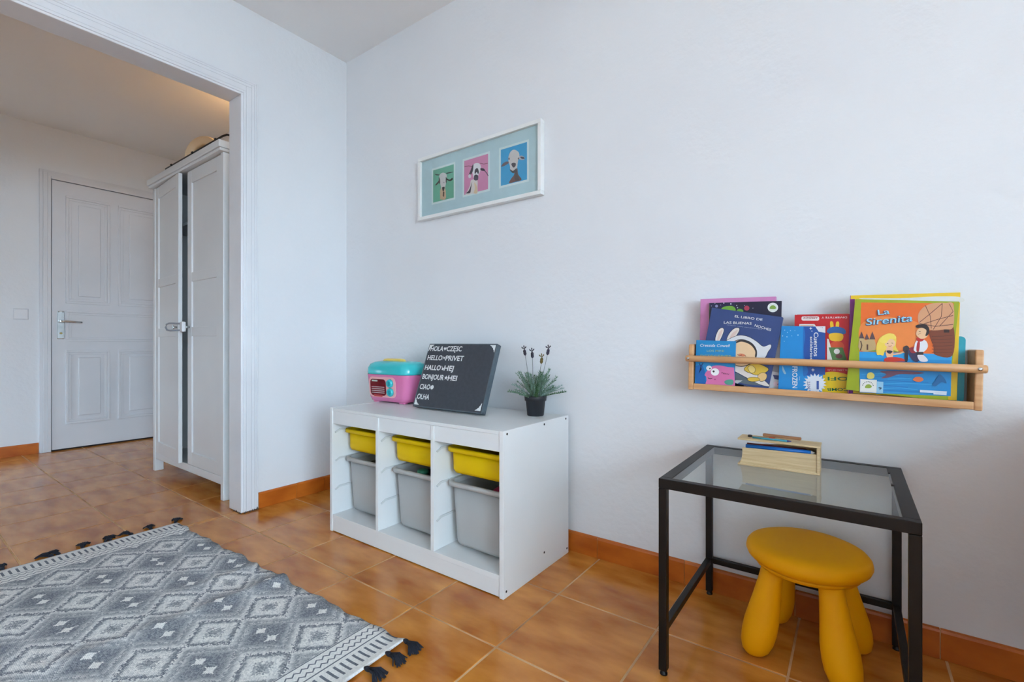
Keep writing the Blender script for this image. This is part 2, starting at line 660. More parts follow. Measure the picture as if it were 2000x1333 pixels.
# light switch in the hall
sw = thing('light_switch', 'square white light switch plate left of the hall door', 'light switch', (XH, -1.022, 1.03))
bx('switch_plate', M_DOOR, sw, XH, XH + 0.009, -1.064, -0.980, 1.030, 1.114, 0.004)
bx('switch_rocker', M_TRIM, sw, XH + 0.009, XH + 0.013, -1.058, -0.986, 1.036, 1.108, 0.003)

# warm ceiling lamp in the hall, hidden behind the wall corner
lp = thing('ceiling_lamp', 'small round white ceiling lamp glowing warm in the hall', 'lamp', (-0.80, -0.14, H))
b = MB()
b.lathe([(0.05, 0.0), (0.05, -0.02), (0.02, -0.03)], (-0.80, -0.14, H), 24)
b.build('lamp_base', M_TRIM, lp)
mglow = bpy.data.materials.new('warm_lamp_glow')
mglow.use_nodes = True
nt = mglow.node_tree
em = nt.nodes.new('ShaderNodeEmission')
em.inputs['Color'].default_value = (1.0, 0.55, 0.20, 1)
em.inputs['Strength'].default_value = 14.0
nt.links.new(em.outputs[0], nt.nodes['Material Output'].inputs[0])
b = MB()
b.lathe([(0.015, -0.03), (0.04, -0.045), (0.055, -0.075), (0.045, -0.105), (0.02, -0.12)], (-0.80, -0.14, H), 20)
b.build('bulb', mglow, lp)

# ------------------------------------------------------------------ storage cabinet with bins
CX0, CX1, CYF, CYB, CH = 0.554, 1.544, -0.469, -0.029, 0.56
cab = thing('storage_cabinet', 'white open toy storage cabinet with three bays of bins', 'cabinet', ((CX0 + CX1) / 2, (CYF + CYB) / 2, 0))
TH = 0.018
bx('side_panel', M_LAM, cab, CX0, CX0 + TH, CYF, CYB, 0, CH, 0.0015)
sp = bx('side_panel', M_LAM, cab, CX1 - TH, CX1, CYF, CYB, 0, CH, 0.0015)
bx('top_panel', M_LAM, cab, CX0 + TH, CX1 - TH, CYF + 0.002, CYB, CH - 0.014, CH - 0.0015, 0.001)
bx('bottom_panel', M_LAM, cab, CX0 + TH, CX1 - TH, CYF + 0.001, CYB, 0.058, 0.076, 0.001)
bx('kick_board', M_LAM, cab, CX0 + TH, CX1 - TH, CYF + 0.003, CYF + 0.019, 0.003, 0.0575, 0.001)
bx('back_panel', M_LAM, cab, CX0 + TH, CX1 - TH, CYB - 0.006, CYB, 0.0765, CH - 0.0145, 0)
BAYS = [(0.572, 0.8795), (0.8965, 1.202), (1.219, 1.526)]
for x in (0.8795, 1.202):
    bx('divider', M_LAM, cab, x, x + 0.017, CYF, CYB - 0.0065, 0.0765, CH - 0.0145, 0.001)
M_RUN = mat('white_groove_plastic', S(214, 216, 216), rough=0.5)
for (x0, x1) in BAYS:
    bx('front_rail', M_LAM, cab, x0, x1, CYF + 0.004, CYF + 0.020, 0.488, CH - 0.0145, 0.001)
    for zz in (0.455, 0.325, 0.195):
        for xs, sg in ((x0, 1), (x1, -1)):
            b = MB()
            prof = [(CYF + 0.012, zz - 0.006), (CYF + 0.035, zz + 0.006), (CYB - 0.02, zz + 0.006), (CYB - 0.02, zz - 0.002),
                    (CYF + 0.036, zz - 0.002), (CYF + 0.016, zz - 0.012)]
            b.prism([(xs, y, z) for y, z in prof], (sg * 0.005, 0, 0))
            b.build('runner', M_RUN, cab)
for (y, z) in ((CYF + 0.02, 0.548), (-0.215, 0.548), (-0.052, 0.548), (CYF + 0.016, 0.022), (-0.215, 0.067), (-0.043, 0.022)):
    b = MB()
    b.lathe([(0.0042, 0), (0.0042, 0.0006)], (0, 0, 0), 12)
    o = b.build('screw_hole', M_DARKHOLE, sp, world=False)
    o.matrix_basis = Matrix.Translation(Vector((CX1 - cab.location.x, y - cab.location.y, z))) @ Matrix.Rotation(R(90), 4, 'Y')


def rrect(x0, x1, y0, y1, z, r, n=6):
    pts = []
    for cx, cy, a0 in ((x1 - r, y1 - r, 0), (x0 + r, y1 - r, 90), (x0 + r, y0 + r, 180), (x1 - r, y0 + r, 270)):
        for k in range(n + 1):
            a = R(a0 + 90 * k / n)
            pts.append((cx + r * math.cos(a), cy + r * math.sin(a), z))
    return pts


def bin_(name, label, m, bay, ztop, depth, yoff=0.0, group=None):
    x0, x1 = BAYS[bay]
    x0 += 0.0065
    x1 -= 0.0065
    y0, y1 = CYF + 0.043 + yoff, CYB - 0.014 + yoff * 0.3
    t = thing(name, label, 'storage bin', ((x0 + x1) / 2, (y0 + y1) / 2, ztop - depth), group=group)
    b = MB()
    k = 0.018 + depth * 0.06
    rim = []
    o = [rrect(x0 + k, x1 - k, y0 + k, y1 - k, ztop - depth, 0.03),
         rrect(x0 + k - 0.006, x1 - k + 0.006, y0 + k - 0.006, y1 - k + 0.006, ztop - depth + 0.012, 0.034),
         rrect(x0 + 0.016, x1 - 0.016, y0 + 0.016, y1 - 0.016, ztop - 0.018, 0.035)]
    inn = [rrect(x0 + 0.0185, x1 - 0.0185, y0 + 0.0185, y1 - 0.0185, ztop - 0.018, 0.033),
           rrect(x0 + k - 0.003, x1 - k + 0.003, y0 + k - 0.003, y1 - k + 0.003, ztop - depth + 0.012, 0.032),
           rrect(x0 + k + 0.003, x1 - k - 0.003, y0 + k + 0.003, y1 - k - 0.003, ztop - depth + 0.004, 0.028)]
    b.loft(o + inn, True, True)
    b.build('bin_body', m, t)
    b = MB()
    r_ = [rrect(x0 + 0.0185, x1 - 0.0185, y0 + 0.0185, y1 - 0.0185, ztop - 0.0185, 0.033),
          rrect(x0 + 0.016, x1 - 0.016, y0 + 0.016, y1 - 0.016, ztop - 0.003, 0.035),
          rrect(x0 + 0.012, x1 - 0.012, y0 + 0.012, y1 - 0.012, ztop, 0.037),
          rrect(x0 + 0.002, x1 - 0.002, y0 + 0.002, y1 - 0.002, ztop - 0.001, 0.042),
          rrect(x0, x1, y0, y1, ztop - 0.004, 0.044),
          rrect(x0, x1, y0, y1, ztop - 0.016, 0.044),
          rrect(x0 + 0.003, x1 - 0.003, y0 + 0.003, y1 - 0.003, ztop - 0.016, 0.042),
          rrect(x0 + 0.0035, x1 - 0.0035, y0 + 0.0035, y1 - 0.0035, ztop - 0.006, 0.042),
          rrect(x0 + 0.0155, x1 - 0.0155, y0 + 0.0155, y1 - 0.0155, ztop - 0.006, 0.036),
          rrect(x0 + 0.0155, x1 - 0.0155, y0 + 0.0155, y1 - 0.0155, ztop - 0.0185, 0.036)]
    b.loft(r_, False, False)
    b.build('rim', m, t)
    return t


side = ['left bay nearest the room corner', 'middle bay', 'right bay beside the bare side panel']
for i in range(3):
    bin_('yellow_bin', 'shallow yellow plastic bin in the cabinet\'s ' + side[i], M_YEL, i, 0.462, 0.098, 0.0, 'yellow shallow bins')
    bin_('white_bin', 'deep translucent white bin in the cabinet\'s ' + side[i], M_BIN, i, 0.332, 0.242, 0.004, 'white deep bins')
# toys that show above the white bins
t = thing('toy_drum', 'black round toy with a green button in the middle white bin', 'toy', (1.045, -0.335, 0.10))
b = MB()
b.lathe([(0.03, 0.100), (0.06, 0.102), (0.058, 0.25), (0.064, 0.285), (0.064, 0.305), (0.054, 0.311), (0.04, 0.306), (0.02, 0.306)], (1.045, -0.318, 0), 28)
b.build('toy_disc', M_RUB, t)
b = MB()
b.lathe([(0.024, 0.3065), (0.024, 0.319), (0.019, 0.323)], (1.024, -0.340, 0), 20)
b.build('green_button', mat('green_toy_plastic', S(70, 165, 135), rough=0.4), t)
t = thing('toy_ball', 'dark red soft toy lying in the right white bin', 'toy', (1.45, -0.33, 0.10))
b = MB()
b.lathe([(0.01, 0.101), (0.035, 0.11), (0.042, 0.18), (0.042, 0.27), (0.03, 0.315), (0.01, 0.328)], (1.440, -0.343, 0), 20)
b.build('toy_body', mat('dark_red_felt', S(150, 25, 70), rough=0.9, bump=0.2), t)
t = thing('toy_block', 'dark grey toy block lying in the left white bin', 'toy', (0.80, -0.33, 0.10))
bx('toy_body', M_RUB, t, 0.715, 0.775, -0.375, -0.30, 0.101, 0.322, 0.01)

# ------------------------------------------------------------------ pink toy case
M_PINK = mat('pink_plastic', S(232, 130, 178), S(228, 122, 172), scale=4, rough=0.22, coat=0.3)
M_TURQ = mat('turquoise_plastic', S(60, 200, 205), S(50, 190, 196), scale=4, rough=0.2, coat=0.3)
M_PEACH = mat('pale_pink_plastic', S(245, 178, 182), rough=0.3)
M_DRED = mat('dark_red_window', S(120, 14, 30), S(90, 8, 22), scale=20, rough=0.15)
tc_ = thing('toy_case', 'pink plastic toy oven case with turquoise lid and two knobs', 'toy', (0.633, -0.145, 0.5585), (0, 0, R(3)))
b = MB()
hw, hd = 0.150, 0.080


def sq(w, d, z, r):
    return rrect(-w, w, -d, d, z, r, 7)


b.loft([sq(hw - 0.035, hd - 0.022, 0.006, 0.026), sq(hw - 0.022, hd - 0.014, 0.010, 0.032), sq(hw - 0.014, hd - 0.008, 0.028, 0.034),
        sq(hw - 0.002, hd - 0.001, 0.128, 0.036), sq(hw, hd, 0.134, 0.037), sq(hw, hd, 0.140, 0.037)])
body = b.build('case_body', M_PINK, tc_, world=False)
for sx in (-1, 1):
    for sy in (-1, 1):
        bx('foot', M_PINK, tc_, sx * 0.09 - 0.02, sx * 0.09 + 0.02, sy * 0.045 - 0.012, sy * 0.045 + 0.012, 0.0, 0.010, 0.003, world=False)
b = MB()
b.loft([sq(hw + 0.004, hd + 0.004, 0.1405, 0.053), sq(hw + 0.005, hd + 0.005, 0.148, 0.053), sq(hw + 0.003, hd + 0.003, 0.172, 0.052),
        sq(hw - 0.006, hd - 0.005, 0.190, 0.05), sq(hw - 0.026, hd - 0.022, 0.201, 0.045), sq(hw - 0.06, hd - 0.045, 0.205, 0.03)])
lid = b.build('lid', M_TURQ, tc_, world=False)
b = MB()
b.tube([(-0.075, -0.02, 0.200), (-0.068, -0.02, 0.208), (-0.045, -0.02, 0.210), (0.045, -0.02, 0.210), (0.068, -0.02, 0.208), (0.075, -0.02, 0.200)], 0.0075, 10)
b.build('handle', mat('yellow_toy_plastic', S(250, 214, 110), rough=0.3), lid, world=False)
fy = -hd * 0.985 + 0.002


def fr(x):  # leaning front face
    return -hd + 0.001 + (0.128 - x) * 0.07


def faceplate(pts, y, th, m, name, parent):
    b = MB()
    b.prism([(x, fr(z) - y, z) for x, z in pts], (0, th, 0))
    return b.build(name, m, parent, world=False)


def rr2(x0, x1, z0, z1, r, n=5):
    return [(p[0], p[1]) for p in rrect(x0, x1, z0, z1, 0, r, n)]


fp = faceplate(rr2(-0.116, 0.070, 0.028, 0.128, 0.024), 0.0025, 0.004, M_PEACH, 'window_surround', tc_)
faceplate(rr2(-0.106, 0.004, 0.036, 0.117, 0.018), 0.0038, 0.002, M_DRED, 'oven_window', fp)
faceplate(rr2(-0.092, -0.052, 0.105, 0.1125, 0.003), 0.0055, 0.002, flat(190, 205, 195), 'window_handle', fp)
faceplate(rr2(-0.080, -0.022, 0.031, 0.040, 0.002), 0.0055, 0.002, flat(196, 50, 60), 'latch', fp)
for k in range(4):
    faceplate(rr2(-0.097, -0.006, 0.048 + k * 0.0095, 0.0515 + k * 0.0095, 0.001), 0.0048, 0.001, flat(196, 170, 176), 'oven_rack', fp)
for zz in (0.056, 0.099):
    b = MB()
    b.lathe([(0.0205, 0.0), (0.0205, 0.006), (0.017, 0.012), (0.012, 0.013), (0.010, 0.010), (0.004, 0.010)], (0, 0, 0), 24)
    kn = b.build('knob', M_TURQ, tc_, world=False)
    kn.matrix_basis = Matrix.Translation(Vector((0.036, fr(zz) - 0.0025, zz))) @ Matrix.Rotation(R(90 + 4), 4, 'X')
    b = MB()
    b.box(-0.004, 0.004, -0.011, 0.011, 0.010, 0.0155, 0.002)
    b.build('knob_grip', mat('teal_plastic', S(20, 150, 165), rough=0.3), kn, world=False)

# ------------------------------------------------------------------ letter board
M_SLATE = mat('charcoal_board', S(64, 68, 76), S(58, 62, 70), scale=60, rough=0.6, bump=0.05, bscale=300)
M_SLATE2 = mat('charcoal_board_edge', S(88, 100, 108), S(80, 92, 100), scale=60, rough=0.5)
BW, BH, BT = 0.402, 0.300, 0.026
LEAN = math.atan2(0.108, 0.288)
bd = thing('letter_board', 'charcoal letter board with white greetings leaning on the white cabinet', 'sign', (0.872, -0.258, 0.5686), (-LEAN, 0, 0))
bx('board', M_SLATE, bd, 0, BW, 0, BT, 0, BH, 0.002, world=False)
b = MB()
for (x0, x1, z0, z1) in ((0, BW, -0.0005, 0.004), (0, BW, BH - 0.004, BH + 0.0005), (-0.0005, 0.004, 0.004, BH - 0.004), (BW - 0.004, BW + 0.0005, 0.004, BH - 0.004)):
    b.box(x0, x1, -0.0008, BT + 0.0005, z0, z1, 0.0008)
b.build('board_edge', M_SLATE2, bd, world=False)
# easel strut behind
b = MB()
b.prism([(BW / 2 - 0.03, BT, 0.20), (BW / 2 + 0.03, BT, 0.20), (BW / 2 + 0.03, 0.130, 0.0395), (BW / 2 - 0.03, 0.130, 0.0395)], (0, 0.003, 0.003))
b.build('strut', M_SLATE2, bd, world=False)
rows = [('HOLA', 0.118, 0.006, 0.082), ('HELLO', 0.266, 0.006, 0.094), ('HALLO', 0.424, 0.006, 0.100), ('BONJOUR', 0.571, 0.006, 0.135), ('CIAO', 0.729, 0.006, 0.066), ('OLHA', 0.882, 0.006, 0.078)]
tails = [('CZĘSC', 0.109, 0.092), ('PRIVET', 0.121, 0.108), ('HEJ', 0.127, 0.058), ('HEI', 0.165, 0.054), None, None]
M_LET = flat(232, 234, 234)
LH = 0.0225
yb_ = -0.0012


def deco(kind, cx, cz):
    A = Art(lambda x, z: (cx + x, cz + z), -0.0011)
    s = 0.0095
    if kind == 'heart':
        pts = [(s * 16 / 17 * math.sin(a) ** 3, s / 17 * (13 * math.cos(a) - 5 * math.cos(2 * a) - 2 * math.cos(3 * a) - math.cos(4 * a)))
               for a in [2 * math.pi * k / 28 for k in range(28)]]
        A.add(pts, M_LET)
    elif kind == 'star':
        A.add([((s * 1.15 if k % 2 == 0 else s * 0.5) * math.sin(math.pi * k / 5), (s * 1.15 if k % 2 == 0 else s * 0.5) * math.cos(math.pi * k / 5)) for k in range(10)], M_LET)
    elif kind == 'plane':
        A.add([(-s, s), (-s * .2, s * .3), (s, s * .7), (s * .5, 0), (s, -s), (s * .3, -s * .3), (-s * .2, -s * .2), (-s, -s), (-s * .4, 0)], M_LET)
    elif kind == 'hand':
        A.add([(-s, s), (-s * .6, s), (0, s * .1), (s * .9, 0), (s * .9, -s * .8), (s * .2, -s * 1.1), (-s * .3, -s * .8), (-s * .2, -s * .1)], M_LET)
    else:
        A.add(ell(0, 0, s * 1.05), M_LET)
    return A.build('symbol', bd)


syms = [('heart', 0.0975), ('plane', 0.1095), ('hand', 0.1160), ('star', 0.1525), ('ball', 0.0830), None]
for k, (s_, fr_, x0, w_) in enumerate(rows):
    zb = BH * (1 - fr_)
    x0 = 0.012 if k else 0.016
    lettering(s_, M_LET, bd, x0, zb, w_, LH, yb_, bold=0.024)
    if tails[k]:
        lettering(tails[k][0], M_LET, bd, x0 + tails[k][1] - 0.006, zb, tails[k][2], LH, yb_, bold=0.024)
    if syms[k]:
        deco(syms[k][0], x0 + syms[k][1] - 0.005, zb + LH / 2)
for (cx, cz, sx, sz) in ((0.006, 0.008, 1, 1), (BW - 0.008, 0.010, -1, 1), (0.004, BH - 0.005, 1, -1), (BW - 0.006, BH - 0.006, -1, -1)):
    A = Art(lambda x, z: (cx + sx * x, cz + sz * z), -0.0011)
    A.add([(0, 0), (0.031, 0), (0.026, 0.004), (0.020, 0.006), (0.017, 0.011), (0.012, 0.013), (0.010, 0.019), (0.006, 0.022), (0.004, 0.029), (0, 0.033)], M_LET)
    A.build('corner_mark', bd)

# ------------------------------------------------------------------ potted lavender
PX, PY, PZ = 1.435, -0.108, 0.5585
pl = thing('potted_lavender', 'small green lavender plant in a black pot on the white cabinet', 'plant', (PX, PY, PZ))
b = MB()
b.lathe([(0.032, 0), (0.034, 0.002), (0.040, 0.060), (0.044, 0.061), (0.046, 0.080), (0.0445, 0.0815), (0.042, 0.080), (0.039, 0.066), (0.03, 0.066)], (PX, PY, PZ), 36)
b.build('pot', mat('black_pot_plastic', S(40, 42, 48), S(36, 38, 44), scale=20, rough=0.5), pl)
b = MB()
b.lathe([(0.03, 0.066), (0.039, 0.070), (0.02, 0.072)], (PX, PY, PZ), 20)
b.build('soil', mat('dark_soil', S(50, 42, 34), S(30, 26, 22), scale=80, rough=0.95), pl)
M_LEAF = [mat('sage_leaf_a', S(120, 150, 128), S(92, 124, 98), scale=30, rough=0.7), mat('sage_leaf_b', S(152, 176, 168), S(126, 152, 142), scale=30, rough=0.7),
          mat('sage_leaf_c', S(74, 116, 70), S(60, 98, 58), scale=30, rough=0.7)]
rnd = random.Random(3)


def leaf(b, p, d, L, w):
    d = d.normalized()
    sd = d.cross(Vector((rnd.uniform(-1, 1), rnd.uniform(-1, 1), rnd.uniform(-0.3, 1)))).normalized()
    up = sd.cross(d)
    q1, q2 = p + d * L * 0.45 + sd * w - up * w * 0.4, p + d * L * 0.45 - sd * w - up * w * 0.4
    mid = p + d * L * 0.5 + up * w * 0.5
    e = p + d * L
    vs_ = [b.bm.verts.new(x) for x in (p, q1, e, q2, mid)]
    for tr in ((0, 1, 4), (1, 2, 4), (2, 3, 4), (3, 0, 4)):
        f = b.bm.faces.new([vs_[i] for i in tr])
        f.material_index = b.cur


for s_ in range(72):
    b = MB()
    b.use(M_LEAF[rnd.choice([0, 0, 1, 2])])
    az = rnd.uniform(0, 2 * math.pi)
    spread = rnd.choice([rnd.uniform(0.05, 0.5), rnd.uniform(0.5, 1.25)])
    Ls = rnd.uniform(0.075, 0.125) * (1.0 if spread < 0.6 else 1.02)
    p = Vector((PX + 0.022 * math.cos(az) * rnd.random(), PY + 0.022 * math.sin(az) * rnd.random(), PZ + 0.068))
    d = Vector((math.cos(az) * math.sin(spread), math.sin(az) * math.sin(spread), math.cos(spread)))
    pts = [p.copy()]
    n = 13
    for i in range(n):
        d = (d + Vector((math.cos(az) * 0.02, math.sin(az) * 0.02, rnd.uniform(-0.05, 0.03)))).normalized()
        p = p + d * Ls / n
        if p.y > -0.006:
            p.y = -0.006
        pts.append(p.copy())
        if i > 1:
            for q in range(4):
                a2 = rnd.uniform(0, 6.28)
                rd = Vector((math.cos(a2), math.sin(a2), rnd.uniform(-0.1, 0.8)))
                leaf(b, p, d * 0.9 + rd * 0.8, rnd.uniform(0.008, 0.015), 0.0014)
    leaf(b, p, d, 0.014, 0.0014)
    b.tube(pts, 0.0008, 4)
    b.build('sprig', None, pl)
M_STEM = mat('grey_green_stem', S(110, 120, 118), rough=0.8)
M_FLOW = mat('dried_lavender', S(66, 58, 78), S(44, 40, 46), scale=90, rough=0.9)
M_FLOW2 = mat('dried_lavender_yellow', S(120, 104, 50), S(70, 58, 40), scale=90, rough=0.9)
for (u0, v0, u1, v1, mm) in ((1026, 695, 1032, 723, M_FLOW), (1040, 700, 1044, 735, M_FLOW), (1057, 711, 1055, 745, M_FLOW2), (1069, 694, 1061, 722, M_FLOW)):
    a = atY(u0, v0, PY)
    a0 = Vector((PX + (a.x - PX) * 0.3, PY, PZ + 0.07))
    fl = MB().use(M_STEM)
    fl.tube([a0, a0.lerp(a, 0.5) + Vector((0, -0.004, 0.004)), a], 0.001, 5)
    st = fl.build('flower_stem', None, pl)
    d = (a - a0).normalized()
    b = MB()
    rr_ = [0.002, 0.0055, 0.0068, 0.006, 0.0066, 0.005, 0.0015]
    b.tube([a + d * (0.0045 * i) for i in range(7)], rr_, 8)
    tip = a + d * 0.027
    for (ox, oz) in ((-0.011, 0.006), (0.008, 0.009), (-0.002, 0.012)):
        c = tip + Vector((ox, 0, oz))
        b.tube([tip, c, c + Vector((ox * 0.2, 0, 0.004))], [0.0008, 0.0026, 0.001], 6)
    b.build('flower_head', mm, st)

# ------------------------------------------------------------------ framed picture
FX0, FX1, FZ0, FZ1, FYF = 0.656, 1.411, 1.487, 1.808, -0.030
pf = thing('framed_picture', 'white frame with three small goat portraits on pale blue mount', 'picture', ((FX0 + FX1) / 2, 0, FZ0))
M_FRAME = mat('white_frame_wood', S(240, 240, 238), S(234, 234, 232), scale=8, rough=0.4)
fw_ = 0.017
bx('frame_bar', M_FRAME, pf, FX0, FX1, FYF, -0.001, FZ0, FZ0 + fw_, 0.0015)
bx('frame_bar', M_FRAME, pf, FX0, FX1, FYF, -0.001, FZ1 - fw_, FZ1, 0.0015)
bx('frame_bar', M_FRAME, pf, FX0, FX0 + fw_, FYF, -0.001, FZ0 + fw_, FZ1 - fw_, 0.0015)
bx('frame_bar', M_FRAME, pf, FX1 - fw_, FX1, FYF, -0.001, FZ0 + fw_, FZ1 - fw_, 0.0015)
YM = -0.016
bx('mount', mat('pale_blue_mount', S(188, 210, 217), S(184, 206, 213), scale=30, rough=0.7), pf, FX0 + fw_, FX1 - fw_, YM, -0.004, FZ0 + fw_, FZ1 - fw_, 0)
g = MB()
g.box(FX0 + fw_, FX1 - fw_, -0.0225, -0.021, FZ0 + fw_, FZ1 - fw_)
g.build('glass_pane', M_PGLASS, pf)


def G(x, y):
    p = atY(800 + x / 6.0607, 220 + y / 6.0607, YM)
    return (p.x - pf.location.x, p.z - pf.location.z)


def Q(x0, x1, z0, z1):
    return [(x0, z0), (x1, z0), (x1, z1), (x0, z1)]


ph_rects = [(0.754, 0.897), (0.965, 1.113), (1.187, 1.331)]
PZ0, PZ1 = 1.567, 1.731
GRN, PNK, BLU = flat(112, 178, 152), flat(212, 132, 172), flat(52, 160, 212)
for i, (a, c) in enumerate(ph_rects):
    A = Art(lambda x, z: (x - pf.location.x, z - pf.location.z), YM)
    A.add(Q(a - 0.010, c + 0.010, PZ0 - 0.010, PZ1 + 0.010), flat(216, 228, 230))
    A.add(Q(a, c, PZ0, PZ1), (GRN, PNK, BLU)[i])
    A.to2 = G
    if i == 0:
        A.add([(385, 1030), (362, 1028), (360, 930), (372, 890), (420, 890), (428, 930), (432, 1010), (410, 1035)], flat(206, 170, 140))
        A.add([(395, 935), (412, 940), (408, 1000), (392, 990)], flat(90, 66, 56))
        A.add(spline([(300, 730), (355, 735), (356, 742), (320, 744)]), flat(60, 50, 50))
        A.add(spline([(437, 715), (505, 703), (512, 708), (445, 724)]), flat(60, 50, 50))
        A.add(spline([(355, 790), (335, 820), (305, 855), (315, 862), (345, 835), (360, 810)]), flat(70, 52, 50))
        A.add(spline([(440, 780), (475, 795), (505, 772), (510, 795), (480, 812), (445, 800)]), flat(56, 48, 50))
        A.add(spline([(355, 740), (395, 712), (438, 735), (436, 800), (425, 870), (412, 915), (385, 912), (365, 850), (356, 790)]), flat(214, 206, 206))
        A.add(spline([(346, 765), (360, 790), (362, 835), (350, 840)]), flat(74, 58, 56))
        A.add(spline([(430, 760), (440, 790), (436, 835), (428, 820)]), flat(74, 58, 56))
        A.add(spline([(388, 885), (415, 880), (412, 910), (398, 935), (386, 905)]), flat(44, 38, 40))
        A.add(ell(405, 828, 9, 6), flat(170, 160, 166))
    elif i == 1:
        A.add(spline([(730, 800), (715, 860), (690, 920), (662, 965), (690, 978), (740, 960), (800, 960), (805, 880), (800, 800)]), flat(222, 210, 206))
        A.add(spline([(740, 820), (725, 870), (700, 925), (668, 955), (690, 958), (718, 950), (728, 900)]), flat(62, 46, 64))
        A.add(spline([(765, 830), (775, 900), (760, 950), (800, 950), (795, 870)]), flat(226, 196, 160))
        A.add(stroke([(650, 640), (700, 632), (755, 640)], 10), flat(150, 78, 104))
        A.add(stroke([(835, 600), (880, 610), (925, 600)], 9), flat(150, 78, 104))
        A.add(spline([(740, 640), (770, 605), (815, 600), (842, 630), (838, 690), (815, 740), (800, 790), (765, 790), (750, 730), (735, 690)]), flat(226, 220, 224))
        A.add(spline([(742, 630), (756, 615), (750, 690), (725, 740), (702, 735), (720, 690)]), flat(66, 52, 72))
        A.add(spline([(700, 740), (720, 730), (728, 765), (708, 778), (696, 760)]), flat(222, 216, 220))
        A.add(spline([(842, 660), (880, 665), (895, 690), (860, 690), (840, 680)]), flat(58, 48, 66))
        A.add(stroke([(890, 690), (915, 720), (932, 752)], 10), flat(90, 64, 92))
        A.add(spline([(780, 670), (805, 660), (820, 700), (812, 730), (795, 705), (775, 730), (770, 700)]), flat(56, 48, 64))
        A.add(spline([(768, 745), (790, 735), (812, 750), (810, 795), (780, 805), (762, 790)]), flat(72, 66, 84))
    else:
        A.add(spline([(1245, 690), (1275, 660), (1285, 730), (1325, 795), (1250, 820), (1178, 835), (1205, 780), (1235, 740)]), flat(112, 70, 62))
        A.add(spline([(1255, 690), (1272, 680), (1280, 740), (1300, 798), (1255, 808), (1240, 760)]), flat(70, 54, 54))
        A.add(spline([(1175, 585), (1140, 582), (1100, 610), (1086, 642), (1125, 630), (1165, 606)]), flat(104, 84, 90))
        A.add(spline([(1290, 520), (1330, 512), (1362, 535), (1355, 556), (1315, 560), (1295, 545)]), flat(190, 180, 190))
        A.add(spline([(1310, 525), (1345, 525), (1362, 545), (1330, 548)]), flat(70, 58, 70))
        A.add(spline([(1170, 530), (1195, 465), (1240, 440), (1290, 470), (1300, 520), (1285, 570), (1275, 640), (1262, 690), (1225, 712), (1195, 690), (1188, 630), (1172, 580)]), flat(212, 202, 200))
        A.add(spline([(1205, 610), (1230, 595), (1258, 605), (1250, 640), (1225, 650)]), flat(76, 66, 74))
        A.add(spline([(1190, 672), (1225, 690), (1265, 660), (1262, 692), (1228, 718), (1196, 695)]), flat(58, 50, 56))
        A.add(ell(1178, 548, 8, 14), flat(110, 70, 70))
        A.add(ell(1290, 545, 8, 12), flat(110, 80, 80))
    A.build('portrait', pf)

# ------------------------------------------------------------------ wall book rack
SH = thing('book_rack', 'beech wall book rack with front rail holding picture books', 'shelf', (2.3875, 0, 0.692), (0, R(1.06), 0))
hwid = 0.3515
for sx in (-1, 1):
    x0, x1 = (sx * hwid, sx * (hwid - 0.0155)) if sx < 0 else (sx * (hwid - 0.0155), sx * hwid)
    sd_ = bx('side_panel', M_BEECH, SH, x0, x1, -0.1, -0.0012, 0.0, 0.151, 0.003, world=False)
bx('bottom_rail', M_BEECH, SH, -hwid + 0.0157, hwid - 0.0157, -0.1, -0.0925, 0.002, 0.0215, 0.002, world=False)
for yy in (-0.076, -0.046, -0.016):
    bx('bottom_slat', M_BEECH, SH, -hwid + 0.0157, hwid - 0.0157, yy - 0.012, yy + 0.012, 0.001, 0.0112, 0.002, world=False)
b = MB()
b.tube([(-hwid - 0.006, -0.109, 0.104), (-hwid - 0.003, -0.109, 0.104), (hwid + 0.002, -0.109, 0.104), (hwid + 0.005, -0.109, 0.104)], [0.0085, 0.0105, 0.0105, 0.0085], 18)
rail = b.build('front_rail', M_BEECH, SH, world=False)
for x in (-hwid + 0.004, hwid - 0.009):
    b = MB()
    b.lathe([(0.0045, 0), (0.0045, 0.0015), (0.002, 0.0022)], (0, 0, 0), 14)
    o = b.build('screw', M_CHROME, rail, world=False)
    o.matrix_basis = Matrix.Translation(Vector((x, -0.1190, 0.104))) @ Matrix.Rotation(R(90), 4, 'X')


# ---- books
def book(name, label, tl, tr, bl, yf, th, cover, pages=None, spine=None, board=0.0018, group='picture books in the wall rack', radius=0.0):
    """tl, tr, bl: photo points of the front cover's corners on the plane y=yf"""
    a, c, d = atY(*tl, yf), atY(*tr, yf), atY(*bl, yf)
    w = math.hypot(c.x - a.x, c.z - a.z)
    h = math.hypot(d.x - a.x, d.z - a.z)
    roll = math.atan2(c.z - a.z, c.x - a.x)
    up = Vector((-math.sin(roll), 0, math.cos(roll)))
    org = a - up * h
    t = thing(name, label, 'book', (org.x, yf, org.z), (0, -roll, 0), group)
    pages = pages or mat('book_pages', S(232, 228, 218), S(214, 208, 196), scale=8, rough=0.8, stretch=(1, 200, 1))
    spine = spine or cover
    for nm, y0 in (('front_cover', 0.0), ('back_cover', th - board)):
        b = MB()
        if radius:
            b.prism([(x, y0, z) for x, z in rr2(0, w, 0, h, radius)], (0, board, 0))
        else:
            b.box(0, w, y0, y0 + board, 0, h, 0.0004, 1)
        b.build(nm, cover, t, world=False)
    bx('page_block', pages, t, 0.002, w - 0.003, board, th - board, 0.0025, h - 0.0025, 0, world=False)
    bx('spine', spine, t, -0.0012, 0.0018, 0.0002, th - 0.0002, 0, h, 0.0005, world=False)
    inv = t.matrix_basis.inverted()

    def px(u, v):
        p = inv @ atY(u, v, yf)
        return (p.x, p.z)
    t_info = (t, w, h, px)
    return t_info


